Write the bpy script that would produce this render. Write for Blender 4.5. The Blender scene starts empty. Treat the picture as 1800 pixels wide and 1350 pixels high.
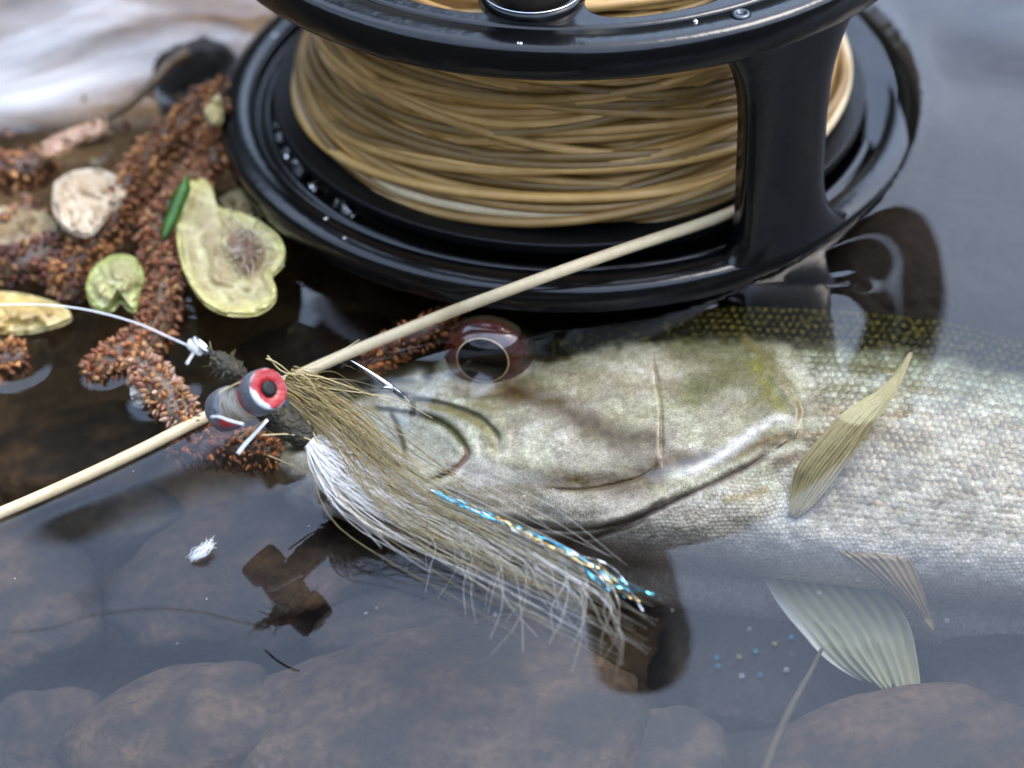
import bpy, math, random
import numpy as np
from mathutils import Matrix, Vector
random.seed(7); RNG = np.random.default_rng(7)
SC = bpy.context.scene; COL = SC.collection
CM = 0.01                                   # everything below is laid out in centimetres

# ------------------------------------------------------------------ camera
PITCH, ROLL, HCAM, FPX = math.radians(39), math.radians(8.5), 20.4, 5030.0
_f = np.array([0, math.cos(PITCH), -math.sin(PITCH)]); _u0 = np.array([0, math.sin(PITCH), math.cos(PITCH)]); _r0 = np.array([1., 0, 0])
RIGHT = math.cos(ROLL)*_r0 - math.sin(ROLL)*_u0
UP = math.sin(ROLL)*_r0 + math.cos(ROLL)*_u0
FWD = _f; CPOS = -FWD*(HCAM/math.sin(PITCH))
cd = bpy.data.cameras.new('camera'); cam = bpy.data.objects.new('camera', cd); COL.objects.link(cam)
cam.matrix_world = Matrix(((RIGHT[0], UP[0], -FWD[0], CPOS[0]*CM), (RIGHT[1], UP[1], -FWD[1], CPOS[1]*CM), (RIGHT[2], UP[2], -FWD[2], CPOS[2]*CM), (0, 0, 0, 1)))
cd.sensor_width = 36; cd.lens = FPX/1800*36; cd.clip_start = 0.01; cd.clip_end = 2000
SC.camera = cam
def rays(px, py):
    px = np.asarray(px, float); py = np.asarray(py, float)
    return ((px-900)/FPX)[..., None]*RIGHT - ((py-675)/FPX)[..., None]*UP + FWD
def P(px, py, z=0.0):                       # pixel -> point of the ray at height z (cm)
    d = rays(px, py); z = np.asarray(z, float)
    return CPOS + d*((z-CPOS[2])/d[..., 2])[..., None]
cd.dof.use_dof = True; cd.dof.aperture_fstop = 17.0
cd.dof.focus_distance = 31.5*CM

# ------------------------------------------------------------------ sky, sun, exposure
SUN_EL, SUN_AZ = math.radians(55), math.radians(75)          # azimuth clockwise from +Y
w = bpy.data.worlds.new('World'); SC.world = w; w.use_nodes = True
nt = w.node_tree; nt.nodes.clear()
out = nt.nodes.new('ShaderNodeOutputWorld'); bg = nt.nodes.new('ShaderNodeBackground'); bg.inputs['Strength'].default_value = 0.15
sky = nt.nodes.new('ShaderNodeTexSky'); sky.sky_type = 'NISHITA'; sky.sun_disc = False
sky.sun_elevation = SUN_EL; sky.sun_rotation = SUN_AZ; sky.dust_density = 2.0
tc = nt.nodes.new('ShaderNodeTexCoord'); mp = nt.nodes.new('ShaderNodeMapping'); mp.inputs['Scale'].default_value = (1.4, 1.4, 2.6)
nz = nt.nodes.new('ShaderNodeTexNoise'); nz.inputs['Scale'].default_value = 2.2; nz.inputs['Detail'].default_value = 6
cr = nt.nodes.new('ShaderNodeValToRGB'); cr.color_ramp.elements[0].position = 0.36; cr.color_ramp.elements[1].position = 0.68
cr.color_ramp.elements[0].color = (.25, .25, .25, 1); cr.color_ramp.elements[1].color = (.85, .85, .85, 1)
mx = nt.nodes.new('ShaderNodeMix'); mx.data_type = 'RGBA'
mx.inputs['B'].default_value = (5.6, 6.65, 8.8, 1)
L = nt.links.new
L(tc.outputs['Generated'], mp.inputs['Vector']); L(mp.outputs[0], nz.inputs['Vector']); L(nz.outputs['Fac'], cr.inputs[0])
L(cr.outputs[0], mx.inputs['Factor']); L(sky.outputs[0], mx.inputs['A']); L(mx.outputs['Result'], bg.inputs[0]); L(bg.outputs[0], out.inputs[0])
sd = bpy.data.lights.new('sun', 'SUN'); sd.energy = 0.6; sd.angle = math.radians(25); sd.color = (1, .95, .88)
so = bpy.data.objects.new('sun', sd); COL.objects.link(so)
sv = Vector((math.sin(SUN_AZ)*math.cos(SUN_EL), math.cos(SUN_AZ)*math.cos(SUN_EL), math.sin(SUN_EL)))
so.rotation_euler = sv.to_track_quat('Z', 'Y').to_euler()
SC.view_settings.view_transform = 'Standard'; SC.view_settings.look = 'None'; SC.view_settings.gamma = 1
SC.view_settings.exposure = 1.95
SC.view_settings.use_curve_mapping = False

# ------------------------------------------------------------------ numeric helpers
def sstep(a, b, x):
    t = np.clip((x-a)/(b-a), 0, 1); return t*t*(3-2*t)
def hash2(i, j, s):
    h = (i.astype(np.int64)*374761393 + j.astype(np.int64)*668265263 + s*2147483647) & 0xffffffff
    h = ((h ^ (h >> 13))*1274126177) & 0xffffffff
    return ((h ^ (h >> 16)) & 0xffffff)/float(0xffffff)
def vnoise(x, y, s=0):                       # value noise 0..1
    i = np.floor(x); j = np.floor(y); fx = x-i; fy = y-j
    fx = fx*fx*(3-2*fx); fy = fy*fy*(3-2*fy); i = i.astype(int); j = j.astype(int)
    a = hash2(i, j, s); b = hash2(i+1, j, s); c = hash2(i, j+1, s); d = hash2(i+1, j+1, s)
    return (a*(1-fx)+b*fx)*(1-fy)+(c*(1-fx)+d*fx)*fy
def fbm(x, y, s=0, o=4):
    r = 0; a = .5; t = 0
    for k in range(o):
        r = r+a*vnoise(x*2**k+17.3*k, y*2**k-9.1*k, s+k); t += a; a *= .5
    return r/t
def pdist(x, y, pts):                        # unsigned and signed distance to a polyline (px)
    pts = np.asarray(pts, float); best = np.full(x.shape, 1e9); sg = np.zeros(x.shape)
    for (ax, ay), (bx, by) in zip(pts[:-1], pts[1:]):
        dx, dy = bx-ax, by-ay; L2 = dx*dx+dy*dy+1e-9
        t = np.clip(((x-ax)*dx+(y-ay)*dy)/L2, 0, 1)
        d = np.hypot(x-ax-t*dx, y-ay-t*dy); m = d < best
        best = np.where(m, d, best); sg = np.where(m, np.sign(dx*(y-ay)-dy*(x-ax)), sg)
    return best, best*sg
def spline(pts, n):                          # Catmull-Rom through points
    p = np.asarray(pts, float); k = len(p)
    p = np.vstack([2*p[0]-p[1], p, 2*p[-1]-p[-2]])
    t = np.linspace(0, k-1-1e-9, n); i = t.astype(int); f = (t-i)[:, None]
    a, b, c, d = p[i], p[i+1], p[i+2], p[i+3]
    return .5*((2*b)+(-a+c)*f+(2*a-5*b+4*c-d)*f*f+(-a+3*b-3*c+d)*f**3)
def pxpath(pts, n):                          # (px,py,z) control points -> n points in cm
    s = spline(pts, n); return P(s[:, 0], s[:, 1], s[:, 2])

# ------------------------------------------------------------------ mesh helpers
BASE = {}
def root(name, loc, label, cat, group=None):
    o = bpy.data.objects.new(name, None); COL.objects.link(o); o.empty_display_size = .005
    o.location = Vector(np.asarray(loc, float)*CM); BASE[o.name] = np.asarray(loc, float)
    tag(o, label, cat, group); return o
def tag(o, label=None, cat=None, group=None, kind=None):
    if label: o['label'] = label
    if cat: o['category'] = cat
    if group: o['group'] = group
    if kind: o['kind'] = kind
    return o
class MB:
    def __init__(s): s.v = []; s.f = []; s.c = []; s.n = 0
    def add(s, v, f, c=None):
        v = np.asarray(v, float); s.v.append(v); s.f += [tuple(i+s.n for i in q) for q in f]; s.n += len(v)
        s.c.append(np.ones((len(v), 3)) if c is None else np.broadcast_to(np.asarray(c, float), (len(v), 3)))
        return s
    def build(s, name, m, parent=None, base=None, smooth=True):
        return mesh(name, np.vstack(s.v), s.f, m, parent, np.vstack(s.c), base, smooth)
def mesh(name, v, f, m, parent=None, c=None, base=None, smooth=True):
    v = np.asarray(v, float)
    b = BASE[parent.name] if parent is not None else (np.asarray(base, float) if base is not None else np.array([v[:, 0].mean(), v[:, 1].mean(), v[:, 2].min()]))
    me = bpy.data.meshes.new(name); v2 = (v-b)*CM
    if isinstance(f, np.ndarray):
        k = f.shape[1]; me.vertices.add(len(v2)); me.vertices.foreach_set('co', v2.ravel().astype(np.float32))
        me.loops.add(f.size); me.loops.foreach_set('vertex_index', f.ravel().astype(np.int32))
        me.polygons.add(len(f)); me.polygons.foreach_set('loop_start', np.arange(0, f.size, k, dtype=np.int32))
        me.update(calc_edges=True)
    else: me.from_pydata(v2.tolist(), [], f)
    if smooth: me.polygons.foreach_set('use_smooth', np.ones(len(me.polygons), dtype=bool))
    if c is not None:
        a = me.color_attributes.new('Col', 'FLOAT_COLOR', 'POINT')
        cc = np.ones((len(v), 4), np.float32); cc[:, :3] = c; a.data.foreach_set('color', cc.ravel())
    me.materials.append(m); me.validate(); me.update()
    o = bpy.data.objects.new(name, me); COL.objects.link(o)
    if parent is not None: o.parent = parent; BASE[o.name] = b
    else: o.location = Vector(b*CM); BASE[o.name] = b
    return o
def gridfaces(nr, nc, wrap=False):
    i, j = np.meshgrid(np.arange(nr-1), np.arange(nc if wrap else nc-1), indexing='ij'); k = (j+1) % nc
    return np.stack([i*nc+j, i*nc+k, (i+1)*nc+k, (i+1)*nc+j], -1).reshape(-1, 4)
def tube(path, r, n=6, cap=True):
    p = np.asarray(path, float); m = len(p); r = np.broadcast_to(np.asarray(r, float), (m,))
    t = np.gradient(p, axis=0); t /= np.linalg.norm(t, axis=1)[:, None]+1e-12
    ref = np.array([0, 0, 1.]) if abs(t[0][2]) < .9 else np.array([1., 0, 0])
    a = np.cross(t, ref); a /= np.linalg.norm(a, axis=1)[:, None]+1e-12; b = np.cross(t, a)
    th = np.linspace(0, 2*np.pi, n, endpoint=False)
    v = p[:, None]+r[:, None, None]*(np.cos(th)[None, :, None]*a[:, None]+np.sin(th)[None, :, None]*b[:, None])
    f = [tuple(q) for q in gridfaces(m, n, True)]
    if cap: f += [tuple(range(n))[::-1], tuple(range((m-1)*n, m*n))]
    return v.reshape(-1, 3), f
def lathe(prof, n=96, close=False):           # profile (r,z) list
    p = np.asarray(prof, float); th = np.linspace(0, 2*np.pi, n, endpoint=False)
    v = np.stack([p[:, 0][:, None]*np.cos(th), p[:, 0][:, None]*np.sin(th), np.broadcast_to(p[:, 1][:, None], (len(p), n))], -1).reshape(-1, 3)
    f = gridfaces(len(p), n, True)
    if close: f = np.vstack([f, np.array([[(len(p)-1)*n+j, (len(p)-1)*n+(j+1) % n, (j+1) % n, j] for j in range(n)])])
    return v, [tuple(q) for q in f[:, ::-1]]

# ------------------------------------------------------------------ materials
def M(name, base=(.5, .5, .5), rough=.5, metal=0., attr=False, noise=None, bump=None, coat=0., spec=.5, alpha=1., trans=0., sheen=0., emit=None):
    m = bpy.data.materials.new(name); m.use_nodes = True; t = m.node_tree; b = t.nodes['Principled BSDF']
    b.inputs['Base Color'].default_value = (*base, 1); b.inputs['Roughness'].default_value = rough; b.inputs['Metallic'].default_value = metal
    b.inputs['Coat Weight'].default_value = coat; b.inputs['Coat Roughness'].default_value = .05; b.inputs['Specular IOR Level'].default_value = spec
    b.inputs['Alpha'].default_value = alpha; b.inputs['Transmission Weight'].default_value = trans
    co = t.nodes.new('ShaderNodeTexCoord'); src = None
    if attr:
        a = t.nodes.new('ShaderNodeAttribute'); a.attribute_name = 'Col'; src = a.outputs['Color']
    if noise:                                  # list of (scale per metre, colour low, colour high) multiplied
        for (s, lo, hi) in noise:
            n = t.nodes.new('ShaderNodeTexNoise'); n.inputs['Scale'].default_value = s; n.inputs['Detail'].default_value = 5; n.inputs['Roughness'].default_value = .65
            r = t.nodes.new('ShaderNodeValToRGB'); r.color_ramp.elements[0].position = .34; r.color_ramp.elements[1].position = .66
            r.color_ramp.elements[0].color = (*lo, 1); r.color_ramp.elements[1].color = (*hi, 1)
            t.links.new(co.outputs['Object'], n.inputs['Vector']); t.links.new(n.outputs['Fac'], r.inputs[0])
            if src is None: src = r.outputs[0]
            else:
                x = t.nodes.new('ShaderNodeMix'); x.data_type = 'RGBA'; x.blend_type = 'MULTIPLY'; x.inputs['Factor'].default_value = 1
                t.links.new(src, x.inputs['A']); t.links.new(r.outputs[0], x.inputs['B']); src = x.outputs['Result']
    if src is not None: t.links.new(src, b.inputs['Base Color'])
    if bump:
        s, st, dist = bump
        n = t.nodes.new('ShaderNodeTexNoise'); n.inputs['Scale'].default_value = s; n.inputs['Detail'].default_value = 4
        bp = t.nodes.new('ShaderNodeBump'); bp.inputs['Strength'].default_value = st; bp.inputs['Distance'].default_value = dist
        t.links.new(co.outputs['Object'], n.inputs['Vector']); t.links.new(n.outputs['Fac'], bp.inputs['Height']); t.links.new(bp.outputs[0], b.inputs['Normal'])
    return m
def water_material():
    m = bpy.data.materials.new('water'); m.use_nodes = True; t = m.node_tree; t.nodes.clear()
    o = t.nodes.new('ShaderNodeOutputMaterial'); mx = t.nodes.new('ShaderNodeMixShader'); fr = t.nodes.new('ShaderNodeFresnel'); fr.inputs['IOR'].default_value = 1.48
    tr = t.nodes.new('ShaderNodeBsdfTransparent'); tr.inputs[0].default_value = (.96, .945, .91, 1)
    gl = t.nodes.new('ShaderNodeBsdfGlossy'); gl.inputs['Roughness'].default_value = 0.0; gl.inputs[0].default_value = (1, 1, 1, 1)
    t.links.new(fr.outputs[0], mx.inputs[0]); t.links.new(tr.outputs[0], mx.inputs[1]); t.links.new(gl.outputs[0], mx.inputs[2]); t.links.new(mx.outputs[0], o.inputs[0])
    return m
W3 = (1, 1, 1)
MAT = dict(
    water=water_material(),
    bed=M('silty bed', attr=True, rough=.9, noise=[(60, (.07, .04, .014), (.15, .092, .038)), (420, (.55, .5, .45), (1.25, 1.2, 1.1))], bump=(500, .5, .002)),
    fish=M('fish skin', attr=True, rough=.34, metal=.0, coat=.15, noise=[(5200, (.58, .57, .55), (1.42, 1.41, 1.36)), (1100, (.78, .76, .70), (1.18, 1.18, 1.18))], bump=(3000, .25, .0003)),
    iris=M('iris', attr=True, rough=.18, coat=1.0, noise=[(1500, (.75, .7, .7), (1.15, 1.1, 1.1))]),
    pupil=M('pupil', base=(.001, .001, .0015), rough=.05, coat=.0, spec=.3), dot=M('black dot', base=(.003, .003, .003), rough=.5, spec=.3),
    fin=M('fin membrane', attr=True, rough=.35, alpha=.82, noise=[(1500, (.85, .85, .85), (1.1, 1.1, 1.1))]),
    pelvic=M('pale fin membrane', attr=True, rough=.4, alpha=.72),
    black=M('black anodised metal', rough=.2, spec=.45, noise=[(500, (.0009, .001, .0014), (.0025, .003, .004))], bump=(700, .10, .0005)),
    blackflat=M('worn black metal', rough=.42, spec=.25, noise=[(300, (.0008, .0009, .0011), (.0022, .0025, .003))], bump=(900, .2, .0004)),
    knob=M('dark knob', rough=.45, noise=[(300, (.012, .009, .007), (.03, .022, .014))]),
    gunmetal=M('dull screw steel', base=(.09, .095, .105), rough=.35, metal=1.0),
    steel=M('bright steel', base=(.6, .62, .66), rough=.2, metal=1.0),
    line=M('shaded fly line', rough=.42, noise=[(150, (.24, .125, .035), (.35, .20, .07)), (1500, (.9, .9, .9), (1.05, 1.05, 1.05))]),  # coil copy of the line, reel shade put into its colour
    looseline=M('cream fly line', rough=.4, noise=[(150, (.52, .41, .24), (.60, .49, .31)), (1500, (.9, .9, .88), (1.05, 1.05, 1.05))]),
    catkin=M('catkin', attr=True, rough=.34, coat=.25, noise=[(900, (.42, .38, .36), (.95, .92, .9))], bump=(2500, .5, .0006)),
    husk=M('seed husk', attr=True, rough=.3, coat=.35, noise=[(500, (.72, .68, .6), (1.12, 1.12, 1.1))], bump=(1500, .5, .0008)),
    stone=M('river stone', attr=True, rough=.8, noise=[(90, (.5, .46, .4), (1.35, 1.3, 1.2)), (600, (.5, .47, .44), (1.5, 1.45, 1.4))], bump=(600, .5, .0015)),
    hair=M('hair', attr=True, rough=.38),
    thread=M('dark thread', rough=.5, noise=[(800, (.008, .007, .004), (.05, .04, .018))], bump=(1800, .8, .001)),
    lead=M('lead eye', attr=True, rough=.38, metal=.25, noise=[(1400, (.72, .72, .72), (1.2, 1.2, 1.2))], bump=(1600, .35, .0005)),
    red=M('red paint', rough=.3, noise=[(1300, (.45, .012, .016), (.66, .02, .022))], bump=(1500, .3, .0004)),
    wrap=M('pale thread wraps', attr=True, rough=.35, coat=.3),
    mono=M('clear nylon', base=(.9, .9, .88), rough=.1, alpha=.3),
    leafg=M('green blade', rough=.4, noise=[(600, (.03, .10, .008), (.07, .19, .02))]),
    twig=M('brown twig', rough=.55, noise=[(500, (.05, .03, .012), (.13, .075, .03))]),
    stem=M('submerged stem', rough=.7, noise=[(400, (.03, .024, .012), (.06, .046, .025))]),
    flashb=M('blue tinsel', base=(.12, .55, .72), rough=.12, metal=1.0), flashg=M('gold tinsel', base=(.8, .58, .25), rough=.12, metal=1.0), flashw=M('silver tinsel', base=(.9, .92, .95), rough=.1, metal=1.0),
    bank=M('wooded bank', rough=.95, noise=[(.6, (.012, .014, .005), (.05, .05, .02)), (4, (.4, .4, .4), (1.3, 1.3, 1.3))]),
    white=M('white fluff', base=(.75, .76, .76), rough=.6),
)

# ------------------------------------------------------------------ reel frame of reference (needed by the water too)
RO = P(1000, 160, 0.40)                        # centre of the reel's lower rim, just above the water
RW = np.array([.105, .035, 1.0]); RW /= np.linalg.norm(RW)
RU = np.cross([0, 1., 0], RW); RU /= np.linalg.norm(RU); RV = np.cross(RW, RU); RR = 4.4
RMAT = np.stack([RU, RV, RW], 1)
def reel(v): return RO+np.asarray(v, float) @ RMAT.T

# ------------------------------------------------------------------ fish frame of reference
PSI, TAU, TH = math.radians(14), math.radians(23), math.radians(9)     # yaw, lean on its side, tail sinking
fa = np.array([math.cos(PSI)*math.cos(TH), -math.sin(PSI)*math.cos(TH), -math.sin(TH)]); fb = np.array([-math.sin(PSI), -math.cos(PSI), 0])
FN = fb*math.sin(TAU)+np.array([0, 0, 1.])*math.cos(TAU); FN -= fa*(FN @ fa); FN /= np.linalg.norm(FN); FD = np.cross(FN, fa)
UPX = [(486, 799), (489, 775), (503, 745), (530, 718), (572, 694), (640, 662), (710, 634), (765, 612), (795, 592), (830, 578), (880, 574), (930, 577), (965, 571), (1050, 549), (1150, 540), (1250, 536), (1350, 539), (1450, 544), (1550, 551), (1650, 562), (1720, 577), (1800, 602), (2000, 650), (2300, 722), (2600, 800), (2850, 870), (3050, 905), (3200, 900)]
LPX = [(486, 801), (490, 825), (510, 848), (560, 874), (640, 902), (740, 924), (880, 946), (1000, 968), (1100, 986), (1200, 1000), (1350, 1016), (1500, 1036), (1650, 1056), (1800, 1076), (2000, 1108), (2300, 1150), (2600, 1160), (2850, 1130), (3050, 1110), (3200, 1120)]
def ut(x): return np.interp(x, *np.array(UPX).T)
def lt(x): return np.interp(x, *np.array(LPX).T)
_xs = np.arange(486, 3201, 1.0); _k = np.exp(-np.linspace(-2.2, 2.2, 31)**2); _k /= _k.sum()
def _sm(a):
    p = np.pad(a, 15, mode='edge'); return np.convolve(p, _k, 'valid')
_um, _lm = _sm(ut(_xs)), _sm(lt(_xs)); _bl = sstep(500, 560, _xs)
_um = ut(_xs)*(1-_bl)+_um*_bl; _lm = lt(_xs)*(1-_bl)+_lm*_bl
def yup(x): return np.interp(x, _xs, _um)
def ylo(x): return np.interp(x, _xs, _lm)
def wbase(x, y):
    t = np.clip((y-yup(x))/np.maximum(ylo(x)-yup(x), 1), 0, 1)
    Wd = np.interp(x, [486, 510, 560, 640, 800, 1000, 1200, 1400, 1800, 2200, 2600, 2900, 3200], [.12, .3, .48, .68, .98, 1.22, 1.38, 1.5, 1.55, 1.3, .8, .4, .18])
    tp = .44
    s = np.where(t < tp, np.sqrt(np.clip(1-((tp-t)/.5)**2, 0, 1)), np.sqrt(np.clip(1-np.abs((t-tp)/(1-tp))**4*.995, 0, 1)))
    return Wd*s
_p0 = P(1200, 604, -0.05)
FO = float(_p0 @ FN)-float(wbase(np.array(1200.), np.array(604.)))    # plane constant: the flank meets the water there
def fplane(px, py, wv):                        # ray met with the sagittal plane offset by wv
    d = rays(px, py); s = ((FO+np.asarray(wv)) - CPOS @ FN)/(d @ FN)
    return CPOS+d*s[..., None]

# ================================================================== LAYOUT OF THE FLOATING DEBRIS (used by water and objects)
CATKINS = [  # path (px,py,z), radius cm, tone, what sets it apart
    ([(400, 150, .75), (330, 215, .62), (262, 285, .5), (205, 375, .4), (160, 430, .3), (100, 500, .18)], .27, 0, 'long rusty brown catkin running down from the reel rim through the pile'),
    ([(385, 245, .35), (335, 330, .35), (285, 400, .3), (280, 470, .22), (285, 540, .12), (262, 590, .06), (215, 625, .02), (150, 662, -.02)], .27, 1, 'long reddish catkin beside the big yellow husk with its tip in the water'),
    ([(235, 625, .02), (268, 665, .05), (300, 705, .06), (338, 752, .0)], .25, 2, 'short fat catkin floating near the lead eyed fly'),
    ([(300, 790, -.32), (360, 785, -.28), (420, 790, -.28), (490, 800, -.34)], .26, 3, 'rust orange catkin sunk under water below the lead eyed fly'),
    ([(-60, 300, .45), (0, 300, .45), (50, 300, .4), (95, 285, .35)], .27, 0, 'brown catkin stub beside the curled brown leaf'),
    ([(-50, 470, .2), (10, 470, .22), (60, 455, .25), (110, 430, .2)], .28, 4, 'dark purplish catkin lying across the left edge of the pile'),
    ([(-50, 665, -.08), (-10, 640, -.04), (50, 625, -.05)], .25, 0, 'catkin tip floating alone beyond the pile edge'),
    ([(640, 650, -.1), (700, 605, -.06), (760, 580, -.06), (830, 555, -.12)], .2, 3, 'reddish catkin floating between cream line and fish snout'),
    ([(392, 180, .8), (380, 215, .75), (372, 250, .6), (378, 300, .4)], .22, 0, 'short brown catkin tucked against the reel rim'),
    ([(30, 430, .1), (90, 465, .1), (135, 520, .05)], .24, 4, 'dark catkin half buried under the pile beside the pale green bud'),
    ([(60, 360, .1), (20, 400, .15), (-40, 420, .15)], .22, 2, 'pale brown catkin under the cream husk'),
    ([(330, 430, .05), (360, 470, .0), (340, 330, .0)], .18, 4, 'broken catkin piece under the big yellow husk'),
]
BLOBS = [(150, 430, 1.1), (330, 420, 1.2), (50, 480, .8), (230, 300, 1.0), (410, 470, .9), (60, 320, .6), (200, 640, .3), (30, 640, .35), (285, 690, .3)]
LINE = [(1370, 325, .5), (1330, 352, .5), (1255, 385, .62), (1100, 437, .80), (985, 477, .88), (900, 508, .82), (830, 534, .64), (760, 561, .42), (600, 626, .17), (500, 671, .1), (420, 706, .08), (350, 738, .06), (250, 789, .05), (120, 850, .05), (0, 902, .05), (-150, 962, .05), (-400, 1060, .04)]
dors = fplane(np.linspace(700, 1500, 40), yup(np.linspace(700, 1500, 40)), wbase(np.linspace(700, 1500, 40), yup(np.linspace(700, 1500, 40))))
_lp = pxpath(LINE, 60)

# ================================================================== SETTING
def axis_coords(lo, hi, step, far, grow=1.35):
    c = list(np.arange(lo, hi+1e-6, step)); d = step
    while c[-1] < far: d *= grow; c.append(c[-1]+d)
    d = step
    while c[0] > -far: d *= grow; c.insert(0, c[0]-d)
    return np.array(c)
def bedz(x, y):
    z = -3.3+2.2*sstep(-1.0, 5.5, y+.1*x)+.95*np.exp(-(((x+5.0)/3.0)**2+((y-4.6)/2.6)**2))
    n = fbm(x*.55, y*.55, 11, 4)-.5
    far = sstep(30, 200, np.hypot(x, y))
    return z+.5*n*(1-.5*np.exp(-((x-1.2)**2+(y-5.5)**2)/20))+(fbm(x*2.2, y*2.2, 5, 3)-.5)*.14 - far*15
def waterz(x, y):
    z = .022*(fbm(x*.42+3, y*.6, 21, 2)-.5)
    a = sstep(1.0, 6.0, -x+.3)*sstep(6.2, 8.6, y+.22*(x+5))           # small riffle coming round behind the pile
    u = y*.96+x*.26+.35*(fbm(x*.35, y*.5, 33, 2)-.5)*4; v = x*.9-y*.2
    z = z+a*(.21*np.clip(y-6.6, 0, 9)+.13*np.sin(u*2.4+1.3*fbm(x*.5, y*.3, 40, 2)*5)+.05*np.sin(u*5.1+v*.7))
    b = sstep(5.2, 7.5, x)*sstep(2.5, 5.5, y)                         # gentle wavelets right of the reel
    z = z+b*(.05*np.sin(u*2.1+v*1.1)+.045*(fbm(x*.8, y*1.2, 44, 2)-.5))
    r = np.hypot(x-RO[0]+.03, (y-RO[1])); z = z+np.where(r > 4.4, .09*np.exp(-np.abs(r-4.4)/.28), .05*np.exp(-np.abs(r-4.4)/.2))
    for (bx, by, br) in BLOBS:
        q = P(bx, by, 0); d = np.hypot(x-q[0], y-q[1]); z = z+.010*np.exp(-np.clip(d-br, 0, 9)/.14)*(1-sstep(1, 3, d-br))
    near = (np.abs(x) < 9) & (np.abs(y) < 10); xn, yn = x[near], y[near]; e = np.zeros(xn.shape)
    d, _ = pdist(xn, yn, dors[:, :2]); e += .05*np.exp(-d/.22)
    d, _ = pdist(xn, yn, _lp[:, :2]); e += .03*np.exp(-d/.14)
    q = P(857, 640, 0); e += .06*np.exp(-(((xn-q[0])/.6)**2+((yn-q[1])/.5)**2))
    q = P(865, 915, 0); e += .05*np.exp(-(((xn-q[0])/.4)**2+((yn-q[1])/.3)**2))
    q = P(560, 840, 0); e += .06*np.exp(-(((xn-q[0])/.35)**2+((yn-q[1])/.35)**2))
    z[near] += e
    return z
ax, ay = axis_coords(-10, 10, .05, 4500), axis_coords(-9, 14, .05, 4500)
gx, gy = np.meshgrid(ax, ay); v = np.stack([gx, gy, waterz(gx, gy)], -1).reshape(-1, 3)
tag(mesh('water', v, gridfaces(len(ay), len(ax)), MAT['water'], base=(0, 0, 0)), kind='structure')
ax, ay = axis_coords(-12, 12, .12, 4500), axis_coords(-10, 15, .12, 4500)
gx, gy = np.meshgrid(ax, ay); v = np.stack([gx, gy, bedz(gx, gy)], -1).reshape(-1, 3)
sand = .09+.91*sstep(-1.4, .6, gy+.15*(gx+5)+(fbm(gx*.8, gy*.8, 77, 3)-.5)*1.5)*sstep(4, 1, gx)          # darker bed in front and to the right, brown silt by the bank
tag(mesh('riverbed', v, gridfaces(len(ay), len(ax)), MAT['bed'], base=(0, 0, 0), c=np.repeat(sand.reshape(-1, 1), 3, 1)*1.25), kind='structure')
# bright sky reflection on the riffle, painted as white streaks
fmx = M('painted_glare', base=(.8, .81, .83), rough=.7); t = fmx.node_tree; co = t.nodes.new('ShaderNodeTexCoord'); mp = t.nodes.new('ShaderNodeMapping'); mp.inputs['Scale'].default_value = (12, 60, 12); mp.inputs['Rotation'].default_value = (0, 0, math.radians(14))
n = t.nodes.new('ShaderNodeTexNoise'); n.inputs['Scale'].default_value = 1.0; n.inputs['Detail'].default_value = 4; n.inputs['Distortion'].default_value = .7; r = t.nodes.new('ShaderNodeValToRGB'); r.color_ramp.elements[0].position = .42; r.color_ramp.elements[1].position = .66
r.color_ramp.elements[0].color = (.03, .03, .03, 1); r.color_ramp.elements[1].color = (.8, .8, .8, 1)
at = t.nodes.new('ShaderNodeAttribute'); at.attribute_name = 'Col'; mu = t.nodes.new('ShaderNodeMath'); mu.operation = 'MULTIPLY'
t.links.new(co.outputs['Object'], mp.inputs[0]); t.links.new(mp.outputs[0], n.inputs['Vector']); t.links.new(n.outputs['Fac'], r.inputs[0]); t.links.new(r.outputs[0], mu.inputs[0]); t.links.new(at.outputs['Fac'], mu.inputs[1]); t.links.new(mu.outputs[0], t.nodes['Principled BSDF'].inputs['Alpha'])
ax, ay = np.arange(-16, -1, .1), np.arange(5.5, 22, .1); gx, gy = np.meshgrid(ax, ay); m_ = sstep(-1.2, -3.0, gx+.35*(gy-8))*sstep(6.4, 7.6, gy+.22*(gx+5))*sstep(-16, -12, gx)*sstep(22, 18, gy)
tag(mesh('painted_glare', np.stack([gx, gy, waterz(gx, gy)+.015], -1).reshape(-1, 3), gridfaces(len(ay), len(ax)), fmx, base=(0, 0, 0), c=np.repeat(m_.reshape(-1, 1), 3, 1)), 'white streaks painted for the bright reflection on the small riffle beyond the catkins', 'painted_glare', kind='stuff')
# wooded bank: left seen as dark reflection, rise behind camera added to block light
az = np.radians(np.linspace(-180, 180, 541)[:-1]); azd = np.degrees(az)
el = 13+12*sstep(95, 130, azd)+26.8*(1-sstep(2, 11, azd))*1+0*azd  # middle term: added rise behind the camera, cuts front sky light
rr = np.linspace(0, 1, 26); ringv = []
for k, q in enumerate(rr):
    rad = 1500+900*q; h = np.tan(np.radians(el))*2400*(q**.75)
    jag = (fbm(az*14, np.full(az.shape, q*6), 60, 4)-.5)*(60+160*q); jr = (fbm(az*20, np.full(az.shape, q*9), 70, 4)-.5)*260
    ringv.append(np.stack([np.sin(az)*(rad+jr), np.cos(az)*(rad+jr), -25+h+jag*(q > .02)], -1))
tag(mesh('wooded_bank', np.vstack(ringv), gridfaces(26, 540, True), MAT['bank'], base=(0, 0, -25)), kind='structure')

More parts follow.
